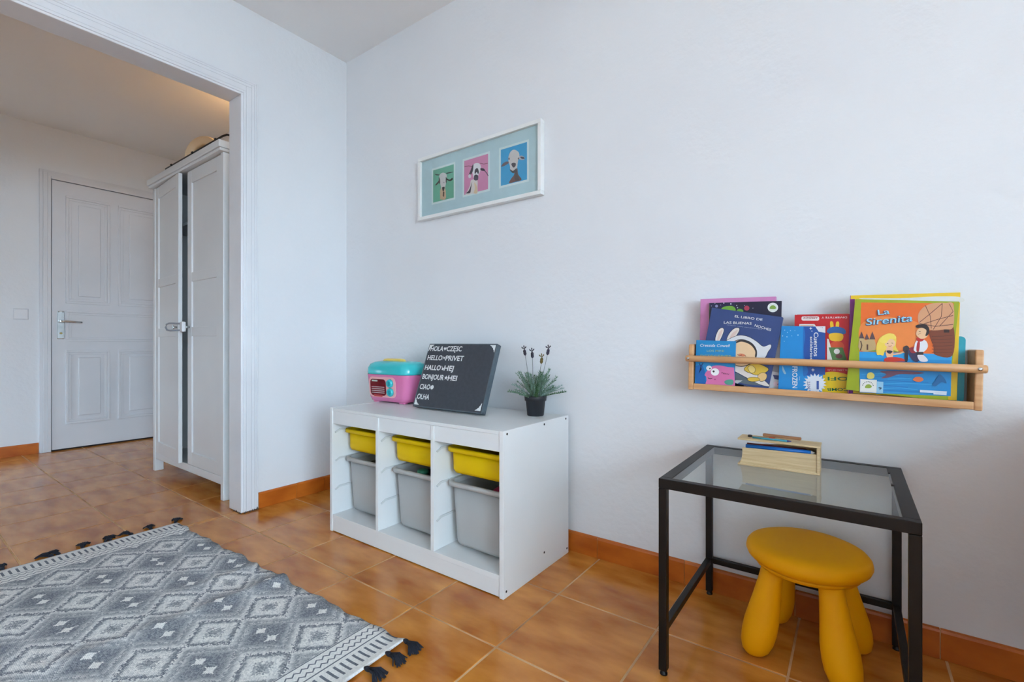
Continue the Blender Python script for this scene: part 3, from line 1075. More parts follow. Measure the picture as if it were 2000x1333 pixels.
def ptext(bk, s, fn, a, c, hgt, m, A, bold=0.012, shear=0.0, rot180=False, name='lettering'):
    """text whose base line runs between photo points a and c"""
    t, w, h, px = bk
    p, q = px(*fn(*a)), px(*fn(*c))
    L = math.hypot(q[0] - p[0], q[1] - p[1])
    lettering(s, m, t, p[0], p[1], L, hgt, A.top() - 0.00005, rot=math.degrees(math.atan2(q[1] - p[1], q[0] - p[0])), bold=bold, shear=shear, name=name)


def ZA(x, y):
    return (1330 + x / 5.7968, 560 + y / 5.7968)


def ZB(x, y):
    return (1620 + x / 5.128, 560 + y / 5.128)


def art(bk, fn):
    return Art(lambda x, y: bk[3](*fn(x, y)), 0.0)


def full(bk, in_=0.0):
    t, w, h, px = bk
    return [(in_, in_), (w - in_, in_), (w - in_, h - in_), (in_, h - in_)]


# pink book at the back
bk = book('picture_book', 'large plain pink book at the back left of the wall rack', (1369, 584.5), (1515.5, 579.5), (1367, 751), -0.044, 0.016,
          flat(214, 138, 190), spine=flat(198, 110, 168))
# night sky book
bk = book('picture_book', 'black night-sky book with green blobs behind the dark blue book', (1386, 592), (1526.5, 588), (1384, 752), -0.054, 0.008, flat(30, 30, 56), spine=flat(90, 110, 40))
A = art(bk, ZA)
NVY2 = flat(40, 44, 84)
A.add([(322, 195), (620, 178), (600, 250), (330, 260)], flat(36, 34, 70))
A.add(spline([(455, 260), (480, 232), (530, 222), (590, 225), (620, 260), (600, 285), (500, 275)]), flat(120, 176, 62))
A.add(spline([(630, 285), (650, 255), (690, 258), (705, 280), (690, 300)]), flat(110, 166, 58))
A.add(ell(745, 245, 30, 28), flat(184, 62, 86))
A.add(ell(403, 222, 16), flat(150, 150, 190))
for (x, y, r) in ((565, 197, 9), (632, 215, 6), (640, 240, 7), (485, 188, 7), (385, 190, 5), (345, 220, 4), (720, 215, 4), (815, 245, 4), (450, 210, 4)):
    A.add(ell(x, y, r, n=10), flat(206, 206, 226))
A.build('cover_picture', bk[0])
A = art(bk, ZA)
A.add(ell(1040, 237, 60, 54), flat(234, 236, 234))
A.add(ell(1040, 237, 46, 41), flat(206, 220, 200))
A.add(ell(1040, 237, 42, 37), flat(234, 236, 234))
A.add(spline([(1005, 250), (1015, 222), (1045, 212), (1072, 228), (1075, 250), (1045, 258)]), flat(130, 168, 70))
A.build('sticker', bk[0])
# pale book between
bk = book('picture_book', 'pale grey book mostly hidden behind the tilted dark blue book', (1456, 640), (1527, 640), (1456, 757), -0.061, 0.005, flat(206, 204, 208))
A = art(bk, ZA)
A.add([(1040, 1000), (1130, 1010), (1130, 1060), (1060, 1050)], flat(60, 70, 120))
A.add(spline([(1050, 1090), (1080, 1075), (1120, 1095), (1110, 1130), (1060, 1130)]), flat(232, 206, 214))
A.add(ell(1100, 1108, 10), flat(200, 120, 150))
A.add([(1050, 860), (1130, 860), (1130, 980), (1030, 960)], flat(150, 146, 150))
A.build('cover_picture', bk[0])
# tilted dark blue good-night book
bk = book('picture_book', 'tilted dark blue good-night book with a white-hooded child', (1391.2, 601.5), (1530.0, 620.0), (1366.7, 734.0), -0.0765, 0.010, flat(52, 74, 128), board=0.002, radius=0.004)
A = art(bk, ZA)
CREAM, SKIN = flat(232, 222, 214), flat(240, 202, 158)
LINE = flat(44, 40, 44)


def outl(pts, m, w=9):
    c = Vector((sum(p[0] for p in pts) / len(pts), sum(p[1] for p in pts) / len(pts)))
    big = []
    n = len(pts)
    for i in range(n):
        d = Vector(pts[(i + 1) % n]) - Vector(pts[i - 1])
        nn = Vector((d.y, -d.x))
        nn = nn.normalized() if nn.length > 1e-6 else Vector((0, 0))
        if nn.dot(Vector(pts[i]) - c) < 0:
            nn = -nn
        big.append(tuple(Vector(pts[i]) + nn * w))
    A.add(big, LINE)
    A.add(pts, m)


# bed cloth below
outl(spline([(640, 890), (760, 900), (860, 1000), (960, 1080), (1000, 1130), (900, 1110), (760, 1040), (640, 975), (560, 935), (560, 900)]), CREAM, 5)
A.add([(560, 960), (640, 985), (760, 1050), (905, 1112), (900, 1122), (760, 1110), (560, 1070)], flat(96, 108, 116))
A.add([(620, 1060), (700, 1064), (640, 1100), (600, 1085)], flat(190, 194, 190))
# hood and ears
outl(spline([(390, 610), (400, 550), (430, 490), (465, 470), (485, 490), (470, 545), (440, 610), (415, 640)]), CREAM, 5)
A.add(spline([(410, 600), (430, 530), (462, 490), (470, 505), (450, 560), (425, 610)]), flat(226, 198, 186))
outl(spline([(520, 610), (545, 540), (600, 480), (650, 470), (660, 495), (630, 550), (590, 600), (560, 640)]), CREAM, 5)
A.add(spline([(550, 590), (580, 530), (635, 492), (640, 508), (605, 560), (572, 605)]), flat(226, 198, 186))
outl(spline([(500, 640), (560, 590), (660, 555), (760, 570), (850, 620), (930, 680), (1010, 658), (1018, 690), (985, 740), (955, 800), (900, 850), (820, 870), (700, 880), (560, 860), (500, 760)]), flat(226, 226, 228), 5)
outl(spline([(560, 690), (600, 630), (690, 605), (790, 640), (845, 710), (850, 790), (800, 860), (700, 900), (610, 880), (560, 800)]), SKIN, 8)
A.add(spline([(600, 640), (690, 600), (800, 640), (858, 720), (852, 800), (838, 790), (840, 730), (785, 660), (690, 625), (620, 645)]), LINE)
A.add(ell(690, 776, 38, 16, 10), flat(226, 130, 92))
A.add(stroke([(640, 770), (665, 785), (690, 775)], 7), flat(150, 70, 54))
A.add(stroke([(725, 775), (735, 795)], 6), flat(150, 90, 64))
# yellow teddy
YEL = flat(226, 188, 66)
outl(spline([(720, 930), (780, 885), (880, 880), (975, 920), (985, 950), (930, 985), (850, 1000), (790, 980), (740, 960)]), YEL, 5)
outl(spline([(760, 920), (800, 895), (840, 930), (830, 970), (790, 975)]), flat(240, 214, 130), 4)
outl(spline([(880, 1000), (930, 975), (970, 1000), (960, 1050), (910, 1075), (875, 1040)]), flat(236, 196, 130), 4)
outl(spline([(755, 1045), (800, 1030), (870, 1035), (890, 1060), (830, 1075), (775, 1070)]), YEL, 4)
A.build('cover_picture', bk[0])
ptext(bk, 'EL LIBRO DE', ZA, (608, 348), (922, 388), 0.0068, WHITE, A, 0.006)
ptext(bk, 'LAS BUENAS', ZA, (486, 420), (800, 432), 0.0078, WHITE, A, 0.006)
ptext(bk, 'NOCHES', ZA, (832, 452), (1015, 506), 0.0074, WHITE, A, 0.006)
ptext(bk, 'GUIDO VAN GENECHTEN', ZA, (520, 438), (915, 488), 0.0020, flat(180, 190, 214), A, 0.0)
# small blue detective book in front
bk = book('picture_book', 'small bright blue book with a pink fish, leftmost behind the rail', (1360.5, 664.6), (1436.5, 667), (1360.5, 752.5), -0.0905, 0.012, flat(24, 138, 200), spine=flat(20, 110, 170))
A = art(bk, ZA)
A.add([(165, 900), (240, 880), (270, 960), (285, 1105), (165, 1095)], flat(18, 100, 176))
A.add(spline([(300, 1125), (290, 1060), (285, 1020), (268, 1000), (300, 950), (350, 905), (430, 895), (520, 910), (608, 945)], 5)[:-6] + [(612, 1125)], flat(220, 118, 170))
A.add(spline([(490, 1080), (530, 1055), (590, 1060), (585, 1110), (520, 1112)]), flat(84, 160, 140))
A.add(ell(318, 925, 32, 28), flat(240, 240, 240))
A.add(ell(328, 930, 9, 8), BLK)
A.add(ell(385, 968, 47, 42), flat(244, 244, 244))
A.add(ell(370, 962, 12, 12), BLK)
A.add(spline([(305, 1030), (330, 1042), (358, 1035), (340, 1050), (315, 1046)]), flat(40, 20, 34))
A.add(ell(385, 1052, 12, 7), flat(176, 80, 130))
A.add(stroke([(205, 870), (228, 905), (252, 865)], 8), flat(20, 30, 60))
A.add(stroke([(228, 905), (205, 985), (235, 930)], 8), flat(20, 30, 60))
A.build('cover_picture', bk[0])
ptext(bk, 'Cressida Cowell', ZA, (218, 680), (556, 686), 0.0085, WHITE, A, 0.004, shear=0.25)
ptext(bk, 'LOS MINI', ZA, (292, 738), (486, 740), 0.0060, flat(160, 190, 150), A, 0.01)
ptext(bk, 'DETECTIVES', ZA, (220, 797), (570, 803), 0.0070, flat(160, 180, 120), A, 0.012)
ptext(bk, 'Tejemí', ZA, (455, 985), (548, 1003), 0.0050, flat(50, 24, 40), A, 0.004, shear=0.2)
# red upside-down book
bk = book('picture_book', 'red learning book standing upside down behind the light blue book', (1553, 615), (1661, 613), (1553, 765), -0.058, 0.012, flat(200, 26, 34), radius=0.006)
A = art(bk, ZA)
XR = 1905
A.add(rr2(1365, 1565, 337, 387, 20), flat(238, 226, 222))
A.build('title_band', bk[0])
A = art(bk, ZA)
A.add(spline([(1640, 980), (1700, 965), (1800, 975), (1905, 1010)], 4)[:12] + [(XR, 1010), (XR, 1210), (1600, 1205), (1600, 985)], flat(238, 200, 22))
A.build('lower_band', bk[0])
A = art(bk, ZA)
A.add([(1340, 425), (1510, 425), (1525, 445), (1525, 700), (1340, 700)], flat(236, 226, 214))
A.add([(1350, 438), (1500, 438), (1505, 690), (1350, 690)], flat(224, 170, 140))
# upside-down smiling clown-like child in blue hat
A.add(spline([(1690, 400), (1720, 402), (1728, 470), (1695, 470)]), flat(240, 190, 40))
A.add(spline([(1760, 402), (1790, 405), (1785, 470), (1752, 470)]), flat(240, 190, 40))
A.add(spline([(1650, 510), (1690, 465), (1770, 455), (1850, 480), (1865, 530), (1800, 545), (1700, 540)]), flat(40, 96, 160))
A.add(spline([(1680, 540), (1750, 525), (1830, 540), (1835, 590), (1800, 620), (1720, 618), (1680, 590)]), flat(240, 190, 40))
A.add(spline([(1690, 650), (1760, 620), (1830, 640), (1840, 700), (1700, 700)]), flat(214, 80, 40))
A.add([(1655, 590), (1672, 595), (1740, 835), (1655, 835)], flat(236, 226, 214))
A.add([(1672, 690), (1830, 690), (1880, 835), (1715, 835)], flat(86, 128, 70))
A.add(ell(1765, 735, 34, 30), flat(226, 220, 214))
A.add(ell(1790, 790, 40, 26), flat(110, 60, 56))
A.build('cover_picture', bk[0])
# text that reads upside down: base line runs from right to left
ptext(bk, 'APRENDE', ZA, (1548, 345), (1382, 345), 0.0052, flat(150, 30, 40), A, 0.01)
ptext(bk, 'DIVIERTETE Y', ZA, (1880, 340), (1592, 342), 0.0048, WHITE, A, 0.006)
ptext(bk, 'COMB', ZA, (1895, 1152), (1655, 1152), 0.0078, flat(20, 110, 60), A, 0.02)
ptext(bk, 'OFI', ZA, (1895, 1025), (1660, 1025), 0.0100, flat(20, 110, 60), A, 0.02)
ptext(bk, 'EL LIBRO DE LAS', ZA, (1880, 940), (1660, 938), 0.0040, flat(236, 190, 190), A, 0.0)
# light blue film book
bk = book('picture_book', 'light blue book with white vertical title right of the tilted book', (1526.5, 637.0), (1612, 638.5), (1526.5, 760.8), -0.073, 0.006, flat(22, 140, 212))
A = art(bk, ZA)
A.add([(1385, 455), (1635, 452), (1632, 1000), (1385, 1010)], flat(28, 80, 160))
A.add(spline([(1385, 455), (1405, 560), (1390, 700), (1400, 830), (1440, 960), (1385, 1010), (1380, 740)], 5), flat(24, 110, 190))
A.add([(1520, 452), (1635, 450), (1635, 525), (1560, 512)], flat(228, 228, 232))
cb, n = (1515, 1100), 18
A.add([(cb[0] + (135 if k % 2 else 100) * math.cos(math.pi * k / n), cb[1] + (118 if k % 2 else 84) * math.sin(math.pi * k / n)) for k in range(2 * n)], flat(224, 228, 236))
A.add(Q(1535, 1562, 1070, 1165), flat(50, 84, 160))
for (x, y, r) in ((1175, 495, 5), (1205, 520, 4), (1240, 500, 4), (1325, 550, 7), (1150, 560, 6), (1255, 560, 4), (1200, 570, 6), (1290, 500, 3), (1170, 620, 4)):
    A.add(ell(x, y, r, n=8), flat(190, 226, 244))
for (x, y, r) in ((1470, 475, 20), (1483, 505, 10), (1495, 945, 22)):
    A.add([(x, y - r), (x + r * .2, y - r * .2), (x + r, y), (x + r * .2, y + r * .2), (x, y + r), (x - r * .2, y + r * .2), (x - r, y), (x - r * .2, y - r * .2)], WHITE)
A.add(spline([(1150, 900), (1170, 940), (1190, 985), (1170, 990), (1150, 950)]), flat(150, 190, 214))
A.build('cover_picture', bk[0])
ptext(bk, 'FROZEN', ZA, (1262, 905), (1262, 1150), 0.0125, WHITE, A, 0.012)
ptext(bk, 'Cuentos', ZA, (1505, 520), (1505, 790), 0.0108, WHITE, A, 0.010)
ptext(bk, 'solidarios', ZA, (1463, 568), (1463, 830), 0.0064, WHITE, A, 0.010)
ptext(bk, '2,50€', ZA, (1432, 1075), (1432, 1165), 0.0065, flat(60, 80, 140), A, 0.008)
ptext(bk, 'Disney', ZA, (1338, 1020), (1338, 1062), 0.0022, WHITE, A, 0.0)
ptext(bk, '+4', ZA, (1575, 465), (1606, 472), 0.0028, flat(120, 130, 160), A, 0.0)
# big yellow and purple book
bk = book('picture_book', 'large yellow-topped book with purple spine behind the mermaid book', (1661.5, 577.5), (1876, 571.5), (1659.5, 768), -0.066, 0.024, flat(244, 200, 28), spine=flat(132, 36, 134), board=0.0022)
A = art(bk, ZB)
A.add([(205, 126), (255, 124), (250, 900), (235, 1070), (190, 1072)], flat(132, 36, 134))
A.build('spine_print', bk[0])
A = art(bk, ZB)
A.add(spline([(300, 118), (700, 118), (1050, 100), (1312, 106), (1312, 160), (900, 150), (500, 140)]), flat(226, 226, 222))
A.build('cover_picture', bk[0])
# mermaid book
bk = book('picture_book', 'green-bordered mermaid picture book at the right of the wall rack', (1671.5, 584.5), (1874, 589.5), (1668, 763.0), -0.0815, 0.007, flat(160, 172, 22), spine=flat(176, 180, 40))
A = art(bk, ZB)
A.add([(318, 160), (1245, 168), (1225, 690), (300, 655)], flat(240, 112, 34))
A.add(spline([(318, 380), (500, 300), (750, 330), (900, 380), (880, 560), (700, 640), (480, 640), (310, 560)]), flat(244, 140, 64))
A.add([(300, 652), (1225, 684), (1215, 1100), (240 + 62, 1062)], flat(26, 140, 206))
A.add([(300, 652), (1228, 680), (1226, 740), (300, 712)], flat(34, 158, 222))
for k in range(9):
    y = 880 + k * 24
    A.add(stroke([(320 + (k * 131) % 300, y), (520 + (k * 131) % 300, y - 8), (700 + (k * 97) % 400, y + 10)], 7), flat(20, 116, 190) if k % 2 else flat(60, 166, 220))
# hull of the ship
A.add(spline([(1000, 450), (1120, 430), (1242, 410), (1232, 690), (1060, 684), (1040, 600)]), flat(128, 62, 34))
for k in range(6):
    A.add(stroke([(1025, 500 + k * 32), (1130, 498 + k * 33), (1232, 490 + k * 34)], 5), flat(96, 44, 26))
A.add(Q(1145, 1200, 418, 462), flat(50, 24, 20))
A.add(spline([(885, 300), (910, 240), (970, 190), (1060, 165), (1160, 165), (1240, 180), (1238, 405), (1150, 430), (1040, 440), (960, 420), (900, 380)]), flat(220, 160, 118))
for pts in ([(900, 360), (1000, 280), (1130, 170)], [(930, 380), (1080, 330), (1238, 290)], [(960, 190), (1010, 300), (1020, 420)], [(1130, 170), (1120, 300), (1040, 430)], [(1200, 175), (1238, 250), (1100, 400)], [(900, 370), (1060, 400), (1238, 380)]):
    A.add(stroke(pts, 6), flat(90, 50, 40))
# castle far away
A.add(spline([(302, 640), (302, 520), (340, 500), (360, 540), (400, 520), (450, 530), (455, 640)], 3), flat(196, 166, 116))
for (x, w_, y0, y1) in ((322, 26, 450, 520), (375, 24, 470, 530), (430, 30, 450, 530)):
    A.add([(x - w_, y1), (x, y0), (x + w_, y1)], flat(96, 70, 74))
A.add(Q(372, 388, 580, 635), flat(90, 60, 50))
A.add(stroke([(310, 640), (325, 590), (312, 545)], 10), flat(60, 40, 40))
A.add([(380, 650), (750, 660), (640, 640), (480, 630)], flat(120, 150, 60))
# mermaid
A.add(spline([(475, 680), (470, 600), (500, 520), (560, 480), (620, 470), (668, 520), (665, 600), (690, 650), (640, 640), (560, 640), (540, 690), (510, 685)]), flat(246, 214, 84))
A.add(spline([(555, 540), (610, 520), (655, 550), (650, 595), (605, 610), (560, 590)]), flat(246, 200, 156))
A.add(spline([(500, 545), (560, 480), (640, 475), (668, 520), (600, 530), (560, 570)]), flat(250, 222, 100))
A.add(spline([(580, 600), (630, 605), (640, 680), (620, 720), (580, 715), (565, 660)]), flat(244, 192, 146))
A.add(spline([(572, 645), (600, 640), (632, 650), (612, 672), (585, 668)]), flat(40, 40, 60))
A.add(stroke([(640, 680), (700, 672), (745, 655)], 14), flat(244, 192, 146))
A.add(spline([(555, 720), (600, 708), (700, 712), (775, 745), (700, 752), (560, 752)]), flat(204, 52, 36))
A.add(stroke([(575, 570), (590, 574)], 5), LINE)
A.add(stroke([(620, 566), (636, 570)], 5), LINE)
A.add(stroke([(590, 595), (608, 598), (622, 592)], 4), flat(180, 60, 60))
# prince
A.add(spline([(740, 610), (775, 592), (800, 620), (780, 655), (745, 655)]), flat(70, 56, 56))
A.add(spline([(755, 650), (785, 645), (782, 745), (755, 745)]), flat(40, 34, 50))
A.add(spline([(790, 640), (860, 650), (900, 720), (880, 755), (840, 745), (800, 690)]), flat(52, 48, 84))
A.add(spline([(880, 690), (930, 680), (985, 735), (960, 755), (905, 745)]), flat(228, 220, 224))
A.add(spline([(800, 620), (850, 610), (868, 660), (820, 665)]), flat(150, 40, 50))
A.add(spline([(860, 560), (900, 525), (965, 545), (985, 600), (950, 650), (890, 665), (845, 640), (850, 600)]), flat(232, 232, 236))
A.add(spline([(880, 560), (905, 560), (895, 650), (870, 640)]), flat(176, 44, 50))
A.add(Q(870, 940, 655, 685), flat(46, 36, 40))
A.add(spline([(870, 520), (905, 505), (945, 520), (930, 548), (885, 550)]), flat(190, 40, 36))
A.add(spline([(868, 480), (885, 430), (930, 415), (978, 440), (985, 490), (950, 520), (905, 520)]), flat(242, 196, 150))
A.add(spline([(862, 395), (900, 380), (970, 385), (1000, 430), (990, 480), (960, 495), (970, 440), (930, 415), (880, 415)]), flat(40, 28, 30))
A.add(stroke([(895, 450), (912, 452)], 6), LINE)
A.add(stroke([(888, 480), (915, 468)], 5), flat(200, 130, 100))
# lower sea life
A.add(spline([(375, 905), (385, 870), (420, 860), (450, 885), (440, 920), (395, 925)]), flat(230, 214, 110))
A.add(spline([(510, 850), (700, 845), (940, 862), (860, 880), (700, 878), (600, 910), (520, 918), (570, 880)]), flat(120, 80, 100))
A.add(spline([(835, 930), (870, 905), (920, 910), (940, 935), (905, 955), (860, 950)]), flat(232, 120, 70))
A.add(spline([(1030, 980), (1060, 945), (1100, 880), (1150, 920), (1170, 970), (1120, 960), (1060, 1000)]), flat(22, 104, 160))
# stickers
A.add([(310, 928), (475, 936), (470, 1065), (305, 1055)], flat(236, 234, 226))
A.add(spline([(355, 1010), (370, 985), (400, 980), (425, 1000), (405, 1018), (370, 1018)]), flat(150, 170, 60))
for a_ in range(200, 350, 18):
    A.add(ell(385 + 55 * math.cos(R(a_)), 1005 + 52 * math.sin(R(a_)), 5, n=8), flat(70, 70, 70))
A.add([(475, 950), (540, 955), (536, 1068), (470, 1065)], flat(150, 200, 226))
A.add([(905, 1035), (1175, 1050), (1172, 1072), (905, 1060)], flat(206, 220, 232))
A.add([(1040, 1062), (1172, 1070), (1170, 1088), (1040, 1080)], flat(206, 220, 232))
A.build('cover_picture', bk[0])
NAVY, LBLUE = flat(24, 60, 110), flat(150, 208, 232)
for dx, m_ in ((0, NAVY), (5, LBLUE)):
    ptext(bk, 'La', ZB, (484 + dx, 290 - dx * .7), (600 + dx, 276 - dx * .7), 0.0140, m_, A, 0.03 if dx == 0 else 0.008)
    ptext(bk, 'Sirenita', ZB, (362 + dx, 392 - dx * .7), (828 + dx, 350 - dx * .7), 0.0180, m_, A, 0.03 if dx == 0 else 0.008, shear=0.15)
    A.k += 2
ptext(bk, '9', ZB, (490, 1032), (522, 1034), 0.0068, flat(30, 50, 80), A, 0.02)
# teal board book at the far right
bk = book('picture_book', 'narrow teal rounded board book beside the rack\'s right end panel', (1840, 657), (1886.5, 657.5), (1840, 784), -0.050, 0.014, flat(30, 160, 180), radius=0.010)

# ------------------------------------------------------------------ glass desk
DX0, DX1, DYF, DYB, DZ = 2.076, 2.590, -0.512, -0.0145, 0.505
desk = thing('glass_desk', 'small black metal desk with clear glass top', 'desk', ((DX0 + DX1) / 2, (DYF + DYB) / 2, 0))
T = 0.0205
for x in (DX0, DX1 - T):
    for y in (DYF, DYB - T):
        lg = bx('leg', M_BLACK, desk, x, x + T, y, y + T, 0.012, DZ - 0.0255, 0.0015)
        b = MB()
        b.lathe([(0.0095, 0), (0.0095, 0.004), (0.007, 0.0065), (0.007, 0.012)], (x + T / 2 - desk.location.x, y + T / 2 - desk.location.y, 0), 16)
        b.build('foot', M_RUB, lg, world=False)
bx('front_rail', M_BLACK, desk, DX0, DX1, DYF, DYF + T, DZ - 0.025, DZ, 0.0015)
bx('back_rail', M_BLACK, desk, DX0, DX1, DYB - T, DYB, DZ - 0.025, DZ, 0.0015)
bx('side_rail', M_BLACK, desk, DX0, DX0 + T + 0.008, DYF + T, DYB - T, DZ - 0.025, DZ, 0.0015)
bx('side_rail', M_BLACK, desk, DX1 - T - 0.008, DX1, DYF + T, DYB - T, DZ - 0.025, DZ, 0.0015)
SZ = 0.118
bx('stretcher', M_BLACK, desk, DX0 + 0.002, DX0 + T - 0.002, DYF + T, DYB - T, SZ - 0.009, SZ + 0.009, 0.001)
bx('stretcher', M_BLACK, desk, DX1 - T + 0.002, DX1 - 0.002, DYF + T, DYB - T, SZ - 0.009, SZ + 0.009, 0.001)
bx('stretcher', M_BLACK, desk, DX0 + T, DX1 - T, DYB - T + 0.002, DYB - 0.002, SZ - 0.009, SZ + 0.009, 0.001)
g = MB()
g.box(DX0 + T + 0.0085, DX1 - T - 0.0085, DYF + T + 0.0005, DYB - T - 0.0005, DZ - 0.006, DZ - 0.001)
g.build('glass_top', M_GLASS, desk)
bx('glass_clip', M_RUB, desk, DX1 - T - 0.0125, DX1 - T - 0.0075, -0.10, -0.040, DZ - 0.003, DZ + 0.0005, 0.0005)
bx('glass_clip', M_RUB, desk, DX1 - T - 0.0125, DX1 - T - 0.004, -0.235, -0.222, DZ - 0.003, DZ + 0.0008, 0.0005)

# ------------------------------------------------------------------ wooden book box with pencils
BX0, BX1, BYF, BYB, BZ0, BZ1 = 2.213, 2.411, -0.238, -0.172, DZ - 0.0008, 0.581
box = thing('pencil_box', 'pale wooden pencil box shaped like a book on the glass desk', 'box', ((BX0 + BX1) / 2, (BYF + BYB) / 2, BZ0))
bx('bottom_board', M_PINE, box, BX0, BX1, BYF, BYB, BZ0, BZ0 + 0.005, 0.001)
bx('lid', M_PINE, box, BX0, BX1 + 0.001, BYF - 0.001, BYB + 0.001, BZ1 - 0.005, BZ1, 0.001)
b = MB()
zs = [BZ0 + 0.005 + (0.0445) * k / 6 for k in range(7)]
outl_ = [(BX0 + 0.006 + 0.006 * math.sin(math.pi * k / 9), zs[k]) for k in range(7)]
b.prism([(x, BYF + 0.003, z) for x, z in outl_] + [(BX1 - 0.008, BYF + 0.003, zs[6] + 0.004), (BX1 - 0.008, BYF + 0.003, zs[0])], (0, 0.005, 0))
b.build('front_side', M_PINE, box)
b = MB()
b.prism([(x, BYB - 0.008, z) for x, z in outl_] + [(BX1 - 0.008, BYB - 0.008, BZ1 - 0.0055), (BX1 - 0.008, BYB - 0.008, zs[0])], (0, 0.005, 0))
b.build('back_side', M_PINE, box)
bx('spine', M_PINE, box, BX1 - 0.0075, BX1, BYF, BYB, BZ0 + 0.005, BZ1 - 0.0052, 0.0015)
bx('end_side', M_PINE, box, BX0 + 0.013, BX0 + 0.017, BYF + 0.0085, BYB - 0.0085, BZ0 + 0.005, zs[5], 0.0005)


def pencil(label, a, c, r, m, tip=None, n=6, cat='pencil', grp=None):
    t = thing('pencil', label, cat, a, group=grp)
    b = MB()
    a, c = Vector(a), Vector(c)
    b.tube([a, c], r, n)
    b.build('pencil_body', m, t)
    d = (c - a).normalized()
    b = MB()
    b.tube([c, c + d * 0.010], [r * 0.95, 0.0008], n)
    b.build('pencil_tip', tip or WHITE, t)
    return t


zr = BZ0 + 0.053
pencil('blue pencil lying on top inside the wooden book box', (BX0 + 0.019, BYF + 0.0165, zr - 0.0005), (BX1 - 0.021, BYF + 0.0165, zr + 0.002), 0.0062, flat(16, 110, 196), WHITE)
pencil('dark red pencil behind the blue one inside the book box', (BX0 + 0.020, BYF + 0.030, zr + 0.002), (BX1 - 0.034, BYF + 0.030, zr + 0.003), 0.0055, flat(110, 16, 24), flat(60, 10, 16))
bx_ = thing('pencil_tray', 'card insert propping up the pencils inside the book box', 'tray', (BX0 + 0.10, BYF + 0.03, BZ0 + 0.016))
bx('tray_board', flat(120, 90, 60), bx_, BX0 + 0.019, BX1 - 0.010, BYF + 0.0085, BYB - 0.0085, BZ0 + 0.016, BZ0 + 0.0455, 0.001)
# things lying on the lid
p0, p1 = Vector((2.276, -0.200, BZ1)), Vector((2.368, -0.212, BZ1))
t = thing('wooden_stick', 'flat brown wooden stick lying on the pencil box lid', 'stick', (2.32, -0.206, BZ1))
b = MB()
b.box(-0.047, 0.047, -0.006, 0.006, 0, 0.0075, 0.002)
o = b.build('stick_body', mat('brown_wood', S(176, 126, 88), S(150, 100, 66), scale=8, stretch=(2, 20, 20), rough=0.6), t, world=False)
o.matrix_basis = Matrix.Translation(Vector((0, 0.0, 0.0062))) @ Matrix.Rotation(R(-5), 4, 'Z')
t = thing('eraser', 'small orange-red eraser under the wooden stick on the box', 'eraser', (2.296, -0.212, BZ1))
bx('eraser_body', flat(206, 84, 50), t, 2.289, 2.303, -0.218, -0.206, BZ1, BZ1 + 0.006, 0.0015)
pencil('blue-green pencil lying along the pencil box lid', (2.249, -0.222, BZ1 + 0.0029), (2.335, -0.224, BZ1 + 0.0029), 0.0028, flat(60, 150, 170), flat(30, 60, 150))
t = thing('pencil_sharpener', 'small black round pencil sharpener at the left of the box lid', 'sharpener', (2.240, -0.205, BZ1))
b = MB()
b.lathe([(0.0055, 0), (0.006, 0.001), (0.006, 0.005), (0.0045, 0.0062), (0.002, 0.0055)], (2.240, -0.205, BZ1), 18)
b.build('sharpener_body', M_RUB, t)

# ------------------------------------------------------------------ yellow stool
SX, SY = 2.377, -0.184
st = thing('kids_stool', 'round yellow plastic stool with four bulging legs under the desk', 'stool', (SX, SY, 0), (0, 0, R(0)))
b = MB()
b.lathe([(0.05, 0.246), (0.118, 0.246), (0.136, 0.250), (0.145, 0.259), (0.149, 0.269), (0.147, 0.281), (0.140, 0.290), (0.127, 0.2955), (0.10, 0.297), (0.04, 0.297)], (0, 0, 0), 48)
b.build('seat', M_STOOL, st, world=False)
b = MB()
b.lathe([(0.105, 0.233), (0.124, 0.2355), (0.128, 0.246), (0.10, 0.2465)], (0, 0, 0), 48)
b.build('seat_ring', M_STOOL, st, world=False)
for ang in (218, 128, 38, 308):
    a = R(ang)
    d = Vector((math.cos(a), math.sin(a), 0))
    prof = [(0.0, 0.013), (0.004, 0.024), (0.014, 0.0335), (0.035, 0.0405), (0.06, 0.0430), (0.09, 0.0425), (0.12, 0.039), (0.16, 0.034), (0.20, 0.030), (0.239, 0.0275)]
    rings = []
    for z, r in prof:
        c = d * (0.146 - 0.22 * z) + Vector((0, 0, z))
        rings.append([c + Vector((r * math.cos(2 * math.pi * k / 28), r * math.sin(2 * math.pi * k / 28), 0)) for k in range(28)])
    b = MB()
    b.loft(rings)
    b.build('leg', M_STOOL, st, world=False)

# ------------------------------------------------------------------ wardrobe in the hall
WX0, WX1, WYF, WYB, WZ = -1.315, -0.262, -0.580, -0.012, 1.94
wd = thing('wardrobe', 'tall white two-door wardrobe in the hall beyond the opening', 'wardrobe', ((WX0 + WX1) / 2, (WYF + WYB) / 2, 0))
M_WD = mat('white_wardrobe_paint', S(226, 226, 226), S(222, 222, 223), scale=3, rough=0.34)
for x in (WX0, WX1 - 0.035):
    for y in (WYF, WYB - 0.05):
        bx('post', M_WD, wd, x, x + 0.035, y, y + 0.05, 0, 1.884, 0.003)
    bx('side_panel', M_WD, wd, x + 0.008, x + 0.027, WYF + 0.05, WYB - 0.05, 0.10, 1.884, 0.001)
bx('back_panel', M_WD, wd, WX0 + 0.035, WX1 - 0.035, WYB - 0.012, WYB - 0.004, 0.10, 1.884, 0)
bx('base_board', M_WD, wd, WX0 + 0.035, WX1 - 0.035, WYF + 0.026, WYB - 0.014, 0.105, 0.122, 0.001)
bx('bottom_rail', M_WD, wd, WX0 + 0.035, WX1 - 0.035, WYF + 0.004, WYF + 0.022, 0.082, 0.126, 0.002)
